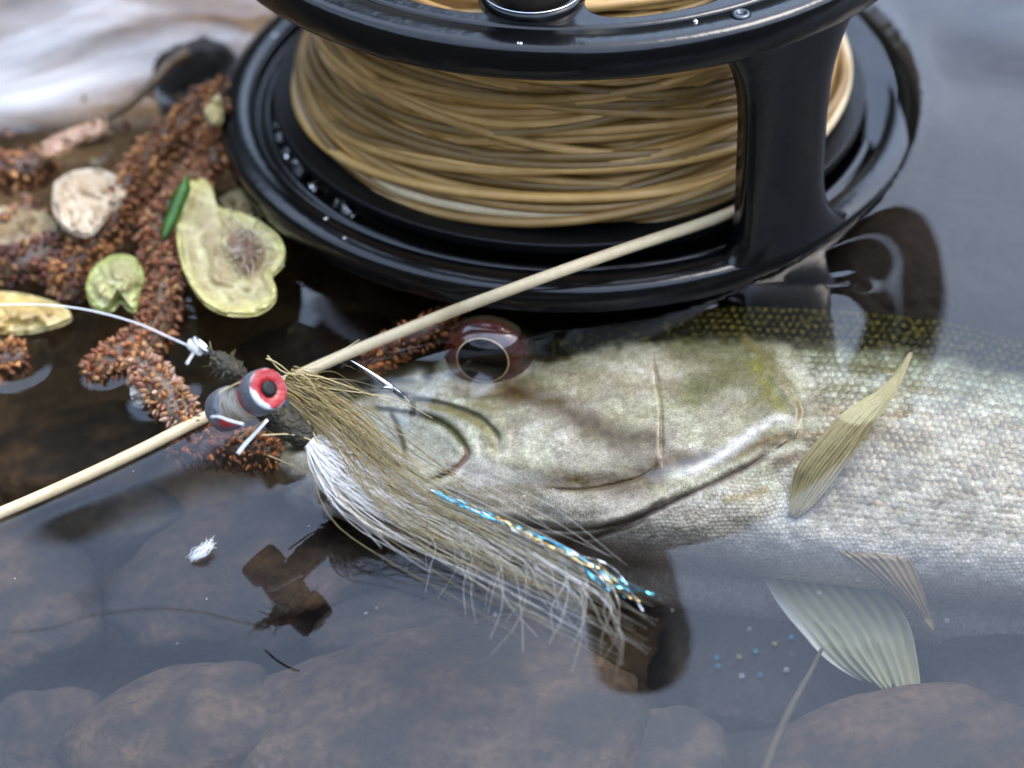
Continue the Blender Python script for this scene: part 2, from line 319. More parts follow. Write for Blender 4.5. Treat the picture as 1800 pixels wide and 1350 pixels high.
# river stones under the water: (px,py, half width px, half depth px, top z, turn deg, tone, label)
STONES = [
    (30, 1040, 150, 120, -1.9, 10, (.16, .125, .095), 'rounded pinkish brown stone under water beside the cream line'),
    (420, 990, 250, 105, -1.75, 14, (.17, .13, .10), 'long flat brown stone under the reflection of the fly'),
    (200, 900, 120, 50, -2.0, 0, (.10, .09, .085), 'small dark slate stone under the cream line'),
    (310, 1290, 200, 100, -1.6, 22, (.19, .15, .11), 'broad tan slab under water with a sloping edge'),
    (70, 1290, 120, 70, -2.2, -10, (.11, .085, .07), 'dark crumbly brown stone beside the tan slab'),
    (760, 1270, 330, 150, -1.5, 6, (.18, .145, .115), 'largest pale brown boulder under water below the hair tips'),
    (700, 1085, 150, 50, -2.1, 4, (.13, .11, .095), 'thin grey stone behind the largest boulder'),
    (1330, 1150, 190, 110, -2.9, -8, (.07, .06, .055), 'dark stone deep under the pelvic fin'),
    (1560, 1330, 260, 90, -2.3, 10, (.14, .105, .085), 'reddish brown stone below the fish belly'),
    (1150, 1330, 130, 70, -2.2, 0, (.12, .10, .085), 'small grey brown stone between the two big boulders'),
    (1760, 1180, 120, 70, -2.9, 0, (.10, .085, .075), 'dim grey stone in the deep water under the tail side'),
    (130, 780, 170, 70, -1.45, 12, (.22, .14, .06), 'mossy dark brown stone under water between catkins and line'),
    (560, 600, 150, 50, -1.25, 10, (.2, .13, .06), 'dark brown stone under water between yellow husk and reel'),
    (1700, 130, 120, 40, -1.2, 0, (.16, .13, .09), 'pale stone under water beyond the reel'),
]
def stone(px, py, a, b, zt, turn, tone, label, group='stones lying under the shallow water', name='river_stone', h=None):
    nu, nv = 56, 28; th = np.linspace(0, 2*np.pi, nu, endpoint=False); ph = np.linspace(0.02, np.pi-.02, nv)
    T, H = np.meshgrid(th, ph); sx, sy, sz = np.cos(T)*np.sin(H), np.sin(T)*np.sin(H), np.cos(H)
    rx, ry = a/152, b/152/.64; rz = h or min(rx, ry)*.5
    sq = 1/np.power(np.abs(sx)**2.6+np.abs(sy)**2.6+np.abs(sz)**2.6, 1/2.6)
    sd = int(px*7+py); k = 1+.3*(fbm(sx*1.6+sd, sy*1.6+sz, sd, 3)-.5)+.07*(fbm(sx*6+sd, sy*6+sz*3, sd, 3)-.5)
    x, y, z = sx*sq*k*rx, sy*sq*k*ry, sz*sq*k*rz; r = math.radians(turn); c = P(px, py, zt-rz*.6)
    v = np.stack([c[0]+x*math.cos(r)-y*math.sin(r), c[1]+x*math.sin(r)+y*math.cos(r), zt-rz+z], -1).reshape(-1, 3)
    f = [tuple(q) for q in gridfaces(nv, nu, True)]+[tuple(range(nu))[::-1], tuple(range((nv-1)*nu, nv*nu))]
    col = np.array(tone)*[1.2, 1.0, .78]*.21*(.35+1.3*sstep(.3, .7, fbm(sx*3+sd, sy*3+sz*2, sd+3, 4)))[..., None]
    return tag(mesh(name, v, f, MAT['stone'], c=col.reshape(-1, 3)), label, 'stone', group)
for a in STONES: stone(*a)
stone(350, 135, 95, 34, .5, 24, (.05, .05, .05), 'black wet stone standing out of the water behind the reel rim', None, h=.9)

# ================================================================== REEL
rt = root('fly_reel', reel((0, 0, -.5)), 'black fly reel lying flat in the shallow water, wound with fly line', 'fishing reel')
def rpart(name, v, f, m, parent=rt, c=None): return mesh(name, reel(v), f, m, parent, c)
def flat(name, outline, holes, z0, z1, m, parent=rt, bev=.03):        # plate with holes, from a filled 2D curve
    cu = bpy.data.curves.new(name, 'CURVE'); cu.dimensions = '2D'; cu.fill_mode = 'BOTH'
    for lp in [outline]+holes:
        sp = cu.splines.new('POLY'); sp.points.add(len(lp)-1); sp.use_cyclic_u = True
        for i, (x, y) in enumerate(lp): sp.points[i].co = (x, y, 0, 1)
    cu.extrude = (z1-z0)/2-bev; cu.bevel_depth = bev; cu.bevel_resolution = 2; cu.offset = -bev
    o = bpy.data.objects.new('tmp', cu); COL.objects.link(o); bpy.context.view_layer.update()
    me = bpy.data.meshes.new_from_object(o.evaluated_get(bpy.context.evaluated_depsgraph_get()))
    n = len(me.vertices); co = np.zeros(n*3, np.float32); me.vertices.foreach_get('co', co); co = co.reshape(-1, 3).astype(float)
    fs = [tuple(p.vertices) for p in me.polygons]; co[:, 2] += (z0+z1)/2
    bpy.data.objects.remove(o); bpy.data.curves.remove(cu); bpy.data.meshes.remove(me)
    ob = mesh(name, reel(co), fs, m, parent, smooth=False); return ob
def circ(r, n=120, cx=0, cy=0): return [(cx+r*math.cos(2*math.pi*i/n), cy+r*math.sin(2*math.pi*i/n)) for i in range(n)]
def port(r0, r1, a0, half, n=14, rd=.22):      # rounded port: polar rectangle with superelliptic corners
    o = []
    for i in range(n*4):
        t = 2*math.pi*i/(n*4); c, s = math.cos(t), math.sin(t)
        x = math.copysign(abs(c)**.5, c); y = math.copysign(abs(s)**.5, s)
        r = (r0+r1)/2+x*(r1-r0)/2; a = math.radians(a0)+y*math.radians(half); o.append((r*math.cos(a), r*math.sin(a)))
    return o
R = RR
# lower frame: rim with a flat lip and groove, and the ported back plate
v, f = lathe([(R-.04, -.36), (R, -.3), (R, -.06), (R-.05, 0), (R-.36, .02), (R-.41, -.03), (R-.42, -.13), (R-.5, -.16), (R-.52, -.09), (R-.60, -.07), (R-.66, -.12), (R-.68, -.2), (R-.95, -.24), (R-1.0, -.36)], 180, True)
rpart('lower_rim', v, f, MAT['black'])
flat('back_plate', circ(R-.9), [port(1.5, 3.15, a, 15) for a in range(10, 370, 45)], -.42, -.24, MAT['blackflat'])
v, f = lathe([(3.9, -.3), (3.35, -.88), (3.2, -.92), (.01, -.92)], 96); rpart('frame_back', v, f, MAT['blackflat'])
v, f = lathe([(0.01, -.3), (1.2, -.3), (1.25, -.2), (1.2, .1), (.01, .1)], 48); rpart('bearing_boss', v, f, MAT['black'])
# upper frame ring
zt = 3.15
v, f = lathe([(R-.02, zt-.40), (R, zt-.36), (R, zt-.07), (R-.05, zt), (R-.14, zt+.015), (R-.42, zt+.0), (R-.47, zt-.05), (R-.47, zt-.3), (R-.42, zt-.4)], 180, True)
rpart('upper_ring', v, f, MAT['black'])
# posts joining the two rings
def post(a0, m):
    nz_, na = 34, 15; z = np.linspace(-.32, zt-.12, nz_); q = np.abs(np.linspace(-1, 1, nz_)); s = np.linspace(-1, 1, na)
    bt = np.linspace(-1, 1, nz_) < 0; hwl = .125+np.where(bt, .30*q**9, .13*q**3.5); hwr = .13+np.where(bt, .34*q**5, .13*q**3)
    fr, bk = [], []
    for i in range(nz_):
        a = math.radians(a0)+np.where(s < 0, s*hwl[i], s*hwr[i]); ro = R-.004+.0*s-.05*np.abs(s)**6; ri = R-.4+.05*np.abs(s)**6
        fr.append(np.stack([ro*np.cos(a), ro*np.sin(a), np.full(na, z[i])], -1)); bk.append(np.stack([ri*np.cos(a), ri*np.sin(a), np.full(na, z[i])], -1)[::-1])
    v = np.concatenate([np.stack(fr), np.stack(bk)], 1).reshape(-1, 3)
    f = [tuple(x) for x in gridfaces(nz_, na*2, True)]+[tuple(range(na*2))[::-1], tuple(range((nz_-1)*na*2, nz_*na*2))]
    return rpart('post', v, f, m)
for a in (-61, 62, 128): post(a, MAT['black'])
for a in (-69, -53, -150, -20, 54, 120):
    sv_, sf_ = lathe([(.11, zt-.02), (.115, zt+.02), (.09, zt+.04), (.05, zt+.042), (.045, zt+.02), (.002, zt+.02)], 16); rpart('screw', sv_+[(R-.27)*math.cos(math.radians(a)), (R-.27)*math.sin(math.radians(a)), 0], sf_, MAT['gunmetal'])
# spool: flanges with ports, drum
sp = flat('spool_face', circ(R-.52), [port(2.15, 3.52, a, 15) for a in np.arange(-104+26, 256, 45)], 2.86, 3.02, MAT['black'])
v, f = lathe([(R-.53, 2.8), (R-.52, 3.07), (R-.58, 3.12), (R-.66, 3.07), (R-.7, 3.025), (R-.7, 2.8)], 160, True); rpart('spool_lip', v, f, MAT['black'], sp)
fl = flat('spool_flange', circ(3.72), [port(2.2, 3.4, a, 11) for a in np.arange(0, 360, 36)], .02, .16, MAT['blackflat'])
v, f = lathe([(2.6, .1), (2.6, 2.87)], 64); rpart('drum', v, f, MAT['blackflat'])
v, f = lathe([(.01, 3.35), (.5, 3.35), (.58, 3.3), (.62, 2.99), (.9, 2.97)], 48); rpart('hub_cap', v, f, MAT['black'], sp)
ka = math.radians(-104); kx, ky = 3.0*math.cos(ka), 3.0*math.sin(ka)
kv, f = lathe([(.60, 2.96), (.60, 3.06), (.57, 3.1), (.5, 3.11)], 48); ks = rpart('knob_seat', kv+[kx, ky, 0], f, MAT['black'], sp)
kv, f = lathe([(.56, 3.095), (.575, 3.11), (.57, 3.125), (.55, 3.12)], 48, True); rpart('knob_ring', kv+[kx, ky, 0], f, MAT['steel'])
kv, f = lathe([(.46, 3.05), (.48, 3.2), (.54, 4.2), (.60, 5.2), (.65, 6.45), (.64, 6.58), (.60, 6.62), (.01, 6.62)], 48); rpart('knob', kv+[kx, ky, 0], f, MAT['knob'])
mb = MB()
for k in range(44):                            # beads of water standing on the black metal
    a = random.uniform(math.pi*.75, math.pi*1.75); up = random.random() < .5
    if up: r, z = random.uniform(R-.44, R-.08), zt
    else: r, z = random.choice([random.uniform(R-.34, R-.06), random.uniform(R-.96, R-.7)]), 0
    if not up and r < R-.6: z = -.22
    s = random.uniform(.015, .045)
    if k % 2: a = random.uniform(2.5, 3.9); r, z, s = random.uniform(R-.95, R-.7), -.225, random.uniform(.06, .15)
    vv, ff = lathe([(s, 0), (s*.9, s*.28), (s*.55, s*.48), (.002, s*.55)], 10); mb.add(vv*[1, random.uniform(.8, 1.5), 1]+[r*math.cos(a), r*math.sin(a), z], ff)
mb.v = [reel(q) for q in mb.v]
drop = M('water bead', base=(1, 1, 1), rough=.02, trans=1.0); o = mb.build('water_beads', drop, rt); o['kind'] = 'stuff'

# fly line: coils on the spool and the loose end
fr = root('fly_line', reel((0, 0, .2)), 'cream plastic fly line running past the fish, its coils on the reel coloured darker for shade', 'fishing line')
CV = []
LM = [M('shaded fly line', rough=.38, noise=[(160, tuple(x*q for x in (.26, .15, .042)), tuple(x*q for x in (.38, .235, .08)))]) for q in (1.25, .95, 1.55, .6)]  # same cream line; shade inside the reel put into darker warm tones
for k in range(8):
    t = np.linspace(0, 2*np.pi, 129)[:-1]; rn = 1+.006*np.sin(2*t+k)+.004*np.sin(3*t+k*2.3); zn = .14*np.sin(t+k)+.13*np.sin(2*t+2.1*k)+.06*np.sin(3*t+k*.7)
    c = np.stack([3.05*rn*np.cos(t), 3.05*rn*np.sin(t), zn], -1); rad = c/np.linalg.norm(c, axis=1)[:, None]; rad[:, 2] = 0
    n = 7; th = np.linspace(0, 2*np.pi, n, endpoint=False)
    v = c[:, None]+.060*(np.cos(th)[None, :, None]*rad[:, None]+np.sin(th)[None, :, None]*np.array([0, 0, 1.]))
    f = gridfaces(128, n, True); f = np.vstack([f, [[127*n+j, 127*n+(j+1) % n, (j+1) % n, j] for j in range(n)]])
    me = bpy.data.meshes.new('coil'); me.from_pydata((v.reshape(-1, 3)*CM).tolist(), [], f.tolist()); me.polygons.foreach_set('use_smooth', np.ones(len(f), dtype=bool)); me.materials.append(LM[k % 4]); CV.append(me)
rq = Matrix([list(r) for r in RMAT]).to_quaternion()
from mathutils import Quaternion, Euler
nco = 136
tl = [(random.uniform(-.075, .075), random.uniform(-.075, .075)) for _ in range(14)]
for k in range(nco):
    lay = k % 4; z = .40+(k/nco)*2.25+random.uniform(-.1, .1)
    sc = (1.02, 1.0, .985, .965)[lay]*random.uniform(.985, 1.008)*(1+.10*math.exp(-((z-.3)/.45)**2))
    o = bpy.data.objects.new('coil', CV[random.randrange(8)]); COL.objects.link(o); o.parent = fr
    o.rotation_mode = 'QUATERNION'
    o.rotation_quaternion = rq @ Euler((tl[k//10][0]+random.gauss(0, .02), tl[k//10][1]+random.gauss(0, .02), 0)).to_quaternion() @ Euler((0, 0, random.uniform(0, 6.28))).to_quaternion()
    o.scale = (sc, sc, 1); o.location = Vector((reel((0, 0, z))-BASE[fr.name])*CM)
v, f = lathe([(2.8, .25), (2.86, .3), (2.86, 2.82), (2.8, 2.86)], 96); mesh('inner_coils', reel(v), f, MAT['line'], fr)
t = np.linspace(0, 2*np.pi, 120); v, f = tube(reel(np.stack([.05+3.44*np.cos(t), .05+3.36*np.sin(t), .36+.10*np.sin(t+.6)+.05*np.sin(3*t)], -1)), .066, 8, False); mesh('loose_loop', v, f, MAT['looseline'], fr)
lp = pxpath(LINE, 160); v, f = tube(lp, .068, 12); mesh('loose_line', v, f, MAT['looseline'], fr)

# ================================================================== FISH
fx = np.concatenate([np.arange(486, 520, .8), np.arange(520, 1905, 1.7), np.arange(1912, 3201, 14)]); NT = 340
tt = np.linspace(0, 1, NT); tt = tt*.6+.4*(.5-.5*np.cos(np.pi*tt))
X = np.broadcast_to(fx, (NT, len(fx))).copy(); Y = yup(fx)[None]+tt[:, None]*(ylo(fx)-yup(fx))[None]
w = wbase(X, Y); hgt = ylo(X)-yup(X); q = Y-yup(X)
def fade(pts): (x0, y0), (x1, y1) = pts[0], pts[-1]; return sstep(0, 34, np.hypot(X-x0, Y-y0))*sstep(0, 34, np.hypot(X-x1, Y-y1))
def line(pts, wd): d, s = pdist(X, Y, spline(pts, 40)); return np.exp(-(d/wd)**2)*fade(pts), s, d
def edge(s, h, fall): return np.where(s > 0, h*np.exp(-s/fall), 0)
maxU = [(690, 700), (747, 703), (793, 713), (837, 730), (860, 747), (875, 767), (873, 790)]
maxL = [(640, 715), (740, 730), (787, 750), (813, 777), (822, 797), (813, 813), (790, 830), (740, 852)]
jawi = [(675, 705), (683, 717), (697, 747), (707, 777), (713, 807), (723, 822)]
preo = [(1146, 610), (1154, 660), (1162, 720), (1163, 812)]
prel = [(872, 795), (905, 828), (950, 850), (1010, 856), (1080, 838), (1160, 800)]
bran = [(700, 905), (800, 922), (870, 915), (930, 926), (1000, 933), (1070, 926), (1130, 906), (1162, 886)]
gill = [(960, 962), (1030, 948), (1100, 924), (1178, 885), (1255, 850), (1320, 818), (1362, 790)]
bony = [(1190, 838), (1230, 822), (1275, 796), (1333, 752), (1372, 733), (1396, 752)]
oper = [(1290, 575), (1318, 602), (1340, 622), (1364, 648), (1392, 687), (1410, 722), (1402, 756)]
gape = [(488, 800), (540, 788), (600, 790), (660, 806), (720, 832)]
nost = [(690, 640), (715, 632), (740, 634), (757, 648), (752, 660)]
g1, s1, d1 = line(maxU, 4); g2, s2, d2 = line(maxL, 4); g3, s3, d3 = line(jawi, 4); g4, s4, d4 = line(preo, 4)
g5, s5, d5 = line(prel, 16); g6, s6, d6 = line(bran, 4); g7, s7, d7 = line(gill, 5); g8, s8, d8 = line(bony, 9); g9, s9, d9 = line(oper, 7); g10, s10, d10 = line(gape, 7)
w += -.035*g1-.04*g2-.035*g3-.018*g4-.02*g5-.03*g6-.035*g7+.02*g8-.02*g9-.10*g10
w += .02*np.exp(-((d2-14)/9)**2)+.02*np.exp(-((d1-16)/9)**2)
w += .03*np.exp(-((s7+16)/11)**2)*(d7 < 60)+.02*np.exp(-((d6-13)/8)**2)*(s6 < 0)+.012*np.exp(-((s4-6)/5)**2)*(d4 < 40)+.015*np.exp(-((s9-10)/9)**2)*(d9 < 40)
eye = ((X-853)/90)**2+((Y-628)/72)**2
w += -.30*np.exp(-(eye*.92)**3)+.03*np.exp(-((np.sqrt(eye)-1.06)/.1)**2)
w += (fbm(X/60, Y/45, 91, 3)-.5)*.07*sstep(0, 40, q)
# scales
def hexcell(sx, sy, ox=0):
    r = np.floor(Y2/sy); c = np.floor(X2/sx-.5*(r % 2)); best = np.full(X.shape, 9.); bi = r*0; bj = r*0
    for dr in (-1, 0, 1):
        for dc in (-1, 0, 1):
            rr_ = r+dr; cc = np.floor(X2/sx-.5*(rr_ % 2))+dc
            d = np.hypot((X2-(cc+.5+.5*(rr_ % 2))*sx)/sx, (Y2-(rr_+.5)*sy)/sy*.9); m = d < best
            best = np.where(m, d, best); bi = np.where(m, rr_, bi); bj = np.where(m, cc, bj)
    return best, hash2(bi.astype(int), bj.astype(int), 5)
wob = (fbm(X/60, Y/60, 120, 3)-.5)*18
X2 = X+.12*(Y-700)+wob; Y2 = (Y-yup(X))/np.maximum(hgt, 1)*500*np.where(X > 1900, .9, 1)+wob*.6
big, hb = hexcell(15, 12)
X2, Y2 = X+wob, Y+wob; sml, hs = hexcell(9.5, 7.5)
body = sstep(-6, 22, s9*-1*np.sign(1.0)) if False else sstep(1385, 1440, X-(Y-640)*.25*(Y < 760))
body = np.maximum(body*sstep(965, 900, Y-(X-1500)*.1), 0); nape = sstep(1180, 1260, X)*sstep(62, 44, q)
sc_m = np.clip(np.maximum(body, nape), 0, 1)
pebb = sstep(1000, 1120, X)*sstep(-4, 14, s7)*(1-body*.8)*(d7 < 400)
pebb = np.where((Y > 800) & (s7 > 0) & (X > 1000), sstep(0, 20, s7), 0)*(1-sc_m*.7)
dome = np.clip(1-(big/.62)**2, 0, 1)
w += sc_m*.009*dome*sstep(1.0, .55, q/np.maximum(hgt, 1))+.002*sc_m*dome+pebb*.006*np.clip(1-(sml/.6)**2, 0, 1)
# colour of the skin
def C(*c): return np.array(c, float)
def mixc(a, b, t): return a*(1-t[..., None])+b*t[..., None]
n1 = fbm(X/70, Y/38, 130, 4); n2 = fbm(X/26, Y/17, 140, 4); n3 = fbm(X/7, Y/6, 150, 3)
col = np.ones(X.shape+(3,))*C(.58, .56, .49)
col = mixc(col, C(.76, .755, .72), sstep(.46, .6, n2)*.8)
col = mixc(col, C(.27, .23, .14), sstep(.48, .7, n1)*.5)
def band(pts, wd, c, k): 
    global col
    d, _ = pdist(X, Y, spline(pts, 30)); m = np.exp(-(d/wd)**2)*(.55+.9*n2).clip(0, 1.15)*k; col = mixc(col, c, np.clip(m, 0, 1))
BR, OL, DK = C(.16, .105, .042), C(.16, .15, .055), C(.09, .075, .035)
band([(895, 685), (960, 705), (1020, 735), (1090, 768), (1150, 772)], 26, BR, .85)
band([(845, 880), (920, 858), (1000, 846), (1080, 846), (1150, 828)], 20, BR, .95); band([(1010, 850), (1100, 862), (1160, 840)], 14, C(.2, .14, .06), .8)
band([(1165, 815), (1220, 808), (1280, 800)], 14, BR, .9); band([(1220, 690), (1270, 668), (1320, 672), (1360, 705)], 34, C(.24, .24, .13), .9)
band([(1200, 620), (1290, 622), (1350, 650)], 26, OL, .6); band([(1330, 640), (1352, 690), (1375, 720)], 13, C(.36, .34, .1), .7)
band([(1300, 790), (1350, 776), (1410, 764), (1440, 780)], 13, C(.22, .16, .05), 1.0); band([(1365, 815), (1395, 805), (1430, 800)], 12, C(.2, .14, .06), 1)
band([(1275, 880), (1310, 872), (1345, 862)], 7, C(.4, .31, .1), .8); band([(1560, 765), (1595, 782), (1625, 775)], 17, C(.33, .25, .07), 1.1)
band([(1610, 680), (1650, 690)], 12, C(.42, .35, .15), .8)
for rowi in range(9):                           # rows of small brown dashes along the flank
    yy = 640+rowi*40; d = np.abs(Y-(yy+.10*(X-1500)+6*np.sin(X/60+rowi))); m = np.exp(-(d/11)**2)*sstep(.47, .66, fbm(X/24, Y/13, 200+rowi, 3))*body
    col = mixc(col, C(.36, .27, .13), m*(.85 if rowi > 1 else .5))
bel = sstep(.62, .95, (Y-yup(X))/np.maximum(hgt, 1)); col = mixc(col, C(.82, .79, .75), bel*.8)
col = mixc(col, C(.36, .345, .28), np.exp(-((Y-(930+.07*(X-1100)))/26)**2)*sstep(1000, 1080, X)*sstep(1420, 1300, X)*.55)
col = mixc(col, C(.46, .43, .38), sstep(840, 905, Y)*sstep(1180, 1000, X)*.5)
col = mixc(col, col*C(.74, .74, .68), body); col = mixc(col, C(.27, .23, .12), body*sstep(.5, .66, fbm(X/40, Y/11, 300, 3))*.6*sstep(980, 880, Y)); col = mixc(col, col*C(.97, 1.0, .90), (1-body)*sstep(.4, .6, fbm(X/45, Y/40, 310, 3))*sstep(900, 840, Y))
# dorsal darkness
top = sstep(120, 50, q)*sstep(900, 1000, X); col = mixc(col, C(.20, .21, .13), top*.75)
dk = sstep(78, 50, q+(n2-.5)*30)*sstep(880, 960, X); col = mixc(col, C(.020, .019, .006), dk)
snt = sstep(46, 20, q+(n2-.5)*26)*sstep(860, 760, X); col = mixc(col, C(.05, .05, .02), snt*.9)
spot = sc_m*sstep(.38, .16, big)*(.4+.8*hb)
col = mixc(col, C(.15, .15, .05), np.clip(spot*dk*sstep(1150, 1260, X), 0, 1)); col = mixc(col, C(.14, .13, .045), dk*sstep(.5, .75, n3)*.6)
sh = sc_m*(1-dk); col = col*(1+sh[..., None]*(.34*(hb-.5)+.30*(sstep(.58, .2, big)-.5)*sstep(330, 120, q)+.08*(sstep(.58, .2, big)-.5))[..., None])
blu = body*sstep(210, 100, q)*(1-dk); col = mixc(col, col*C(.86, .95, .98), blu)
col = col*(1+pebb*.22*(sstep(.5, .2, sml)-.5)+pebb*.2*(hs-.5))[..., None]
# jaw plates
from_poly = lambda pts: pdist(X, Y, spline(pts, 40))
dA, sA = from_poly(maxL); inA = (X > 640) & (X < 826) & (sA > 0) & (Y > 700) & (Y < 860); col = mixc(col, C(.60, .63, .58), inA*.7*sstep(0, 12, dA))
col = mixc(col, C(.34, .31, .12), np.exp(-((pdist(X, Y, spline([(735, 712), (790, 722), (830, 738), (856, 760), (866, 785)], 30))[0])/7)**2)*.75*(.5+n2))
col = mixc(col, C(.62, .65, .63), np.exp(-((pdist(X, Y, spline([(720, 716), (785, 735), (828, 765), (842, 800)], 30))[0])/7)**2)*.6)
col = mixc(col, C(.56, .60, .60), sstep(725, 700, X)*sstep(640, 665, X)*sstep(720, 750, Y)*sstep(870, 840, Y)*.7)
# dark colour along seams and creases
for pts, wd, c, k in (([(900, 672), (880, 690), (845, 697), (800, 692)], 4, C(.26, .22, .12), .5), ([(880, 936), (960, 949), (1040, 946), (1100, 931), (1150, 908)], 3, C(.2, .16, .1), .6), ([(930, 952), (1000, 960), (1060, 955)], 3, C(.22, .18, .12), .5),
        ([(1163, 800), (1140, 832), (1090, 850), (1020, 862), (950, 858)], 3.5, C(.16, .12, .06), .6), ([(640, 725), (650, 770), (668, 815), (700, 850)], 4, C(.09, .09, .045), .8), ([(600, 700), (650, 690), (700, 690), (745, 700)], 4, C(.09, .09, .04), .7), ([(660, 672), (700, 668), (745, 672)], 4, C(.12, .13, .08), .6)):
    d_, _ = pdist(X, Y, spline(pts, 30)); m_ = np.exp(-(d_/wd)**2)*fade(pts); col = mixc(col, c, m_*k); w = w-.018*m_
for g, c, k in ((g4, C(.17, .13, .07), .6), (g1, C(.07, .065, .02), .95), (g2, C(.08, .09, .03), .9), (g3, C(.07, .05, .02), .95), (g6, C(.10, .08, .05), .75), (g7, C(.2, .15, .16), .75), (g9, C(.3, .25, .1), .5), (g10, C(.05, .035, .02), .9)): col = mixc(col, c, g*k)
col = mixc(col, C(.82, .82, .82), np.clip(g8*1.1, 0, 1)*.95); col = mixc(col, C(.72, .69, .6), np.exp(-((s4-7)/4)**2)*(d4 < 30)*.5*fade(preo))
col = mixc(col, C(.16, .17, .07), np.exp(-(pdist(X, Y, spline([(745, 728), (787, 748), (810, 775)], 20))[0]/8)**2)*.8)
col = mixc(col, C(.42, .25, .17), np.exp(-(pdist(X, Y, [(822, 795), (812, 815), (795, 828)])[0]/6)**2)*.8)
col = mixc(col, C(.05, .05, .03), np.exp(-(pdist(X, Y, spline(nost, 20))[0]/9)**2)*.9)
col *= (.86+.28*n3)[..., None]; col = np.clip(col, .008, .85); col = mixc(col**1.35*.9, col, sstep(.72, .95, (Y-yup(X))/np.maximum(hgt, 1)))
Wn = np.maximum(w, .03); Fp = fplane(X, Y, Wn); Bp = Fp-2*(Wn*.96)[..., None]*FN
nr, nc = X.shape; A = gridfaces(nr, nc)
Vf = np.concatenate([Fp.reshape(-1, 3), Bp.reshape(-1, 3)]); Bf = A[:, ::-1]+nr*nc
per = list(range(nc))+[i*nc+nc-1 for i in range(1, nr)]+[(nr-1)*nc+j for j in range(nc-2, -1, -1)]+[i*nc for i in range(nr-2, 0, -1)]
per = np.array(per); nx = np.roll(per, -1); St = np.stack([nx, per, per+nr*nc, nx+nr*nc], -1)
fish = root('fish', fplane(np.array(1000.), np.array(760.), np.array(0.))-[0, 0, 1.2], 'silvery olive bass lying on its side in the water with a fly in its mouth', 'fish')
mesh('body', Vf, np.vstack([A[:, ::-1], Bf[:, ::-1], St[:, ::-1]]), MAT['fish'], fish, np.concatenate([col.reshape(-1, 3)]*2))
# eye
def fw(px, py): return wbase(np.array(float(px)), np.array(float(py)))
ec = fplane(np.array(859.), np.array(620.), fw(858, 623)-.13)
gaze = fplane(np.array(847.), np.array(635.), fw(858, 623)+.12)-ec; gaze /= np.linalg.norm(gaze)
e1 = fa-gaze*(fa @ gaze); e1 /= np.linalg.norm(e1); e2 = np.cross(gaze, e1)
def eyecap(p0, p1, n=26, rs=1.0):
    ph = np.radians(np.linspace(p0, p1, n)); th = np.linspace(0, 2*np.pi, 64, endpoint=False); Hh, T = np.meshgrid(ph, th, indexing='ij')
    s = np.stack([np.sin(Hh)*np.cos(T)*.53, np.sin(Hh)*np.sin(T)*.45, np.cos(Hh)*.37], -1)*rs
    return (ec+s[..., :1]*e1+s[..., 1:2]*e2+s[..., 2:]*gaze).reshape(-1, 3), [tuple(x) for x in gridfaces(n, 64, True)[:, ::-1]], Hh.ravel(), T.ravel()
v, f, Hh, T = eyecap(33, 150); hd = np.degrees(Hh); c = np.ones((len(v), 3))*C(.07, .012, .008)
c = mixc(c, C(.028, .009, .006), sstep(.45, .62, fbm(T*2+5, hd/14, 7, 3))); c = mixc(c, C(.05, .04, .022), sstep(62, 82, hd)); 
eo = mesh('eye', v, f, MAT['iris'], fish, c)
v, f, Hh, T = eyecap(.5, 34.5, 12, 1.006); mesh('pupil', v, f, MAT['pupil'], eo)
v, f, Hh, T = eyecap(33.8, 35.6, 5, 1.012); mesh('pupil_ring', v, f, M('cream ring', base=(.45, .34, .19), rough=.25, coat=.8), eo)
# fins
def fin(name, la, lb, wa, wb, nray, tones, m, label=None, under=False, ny=46, rg=.03):
    nx_ = nray*7; u = np.linspace(0, 1, nx_); a = spline(la, 240); b = spline(lb, 240)
    ragged = 1-rg*vnoise(u*nray*.9+3, u*0+nray, 9)-rg*.3*(.5-.5*np.cos(u*nray*2*np.pi)); ix = (np.linspace(0, 1, ny)[:, None]*ragged[None]*239).astype(int)
    G = a[ix]*(1-u)[None, :, None]+b[ix]*u[None, :, None]
    ray = .5+.5*np.cos(u*nray*2*np.pi); s = np.linspace(0, 1, ny)
    n_ = fbm(np.broadcast_to(u*14, (ny, nx_)), np.broadcast_to(s[:, None]*6, (ny, nx_)), 31, 3)
    zz = wa[0]+(wb-wa[0])*s**.7 if np.isscalar(wb) else np.interp(s, np.linspace(0, 1, len(wb)), wb)
    off = zz[:, None]+.016*ray[None]*(1-s[:, None]*.6)+.10*np.sin(u*np.pi)[None]*s[:, None]+.03*(n_-.5)
    Fv = fplane(G[..., 0], G[..., 1], off); Bv = Fv-.022*FN
    cc = mixc(np.ones((ny, nx_, 3))*C(*tones[0]), C(*tones[1]), np.broadcast_to(ray, (ny, nx_))*(.7+.6*(n_-.5)))
    lead = np.exp(-(u/.07)**2) if len(tones) > 2 else u*0; cc = mixc(cc, C(*tones[-1]), np.broadcast_to(lead, (ny, nx_))*.9 if len(tones) > 2 else np.zeros((ny, nx_)))
    F = gridfaces(ny, nx_); N = ny*nx_; per = np.array(list(range(nx_))+[i*nx_+nx_-1 for i in range(1, ny)]+[(ny-1)*nx_+j for j in range(nx_-2, -1, -1)]+[i*nx_ for i in range(ny-2, 0, -1)])
    nxp = np.roll(per, -1); S = np.stack([nxp, per, per+N, nxp+N], -1)
    return tag(mesh(name, np.concatenate([Fv.reshape(-1, 3), Bv.reshape(-1, 3)]), np.vstack([F[:, ::-1], F+N, S[:, ::-1]]), m, fish, np.concatenate([cc.reshape(-1, 3)]*2)), label)
b0 = float(fw(1410, 880))
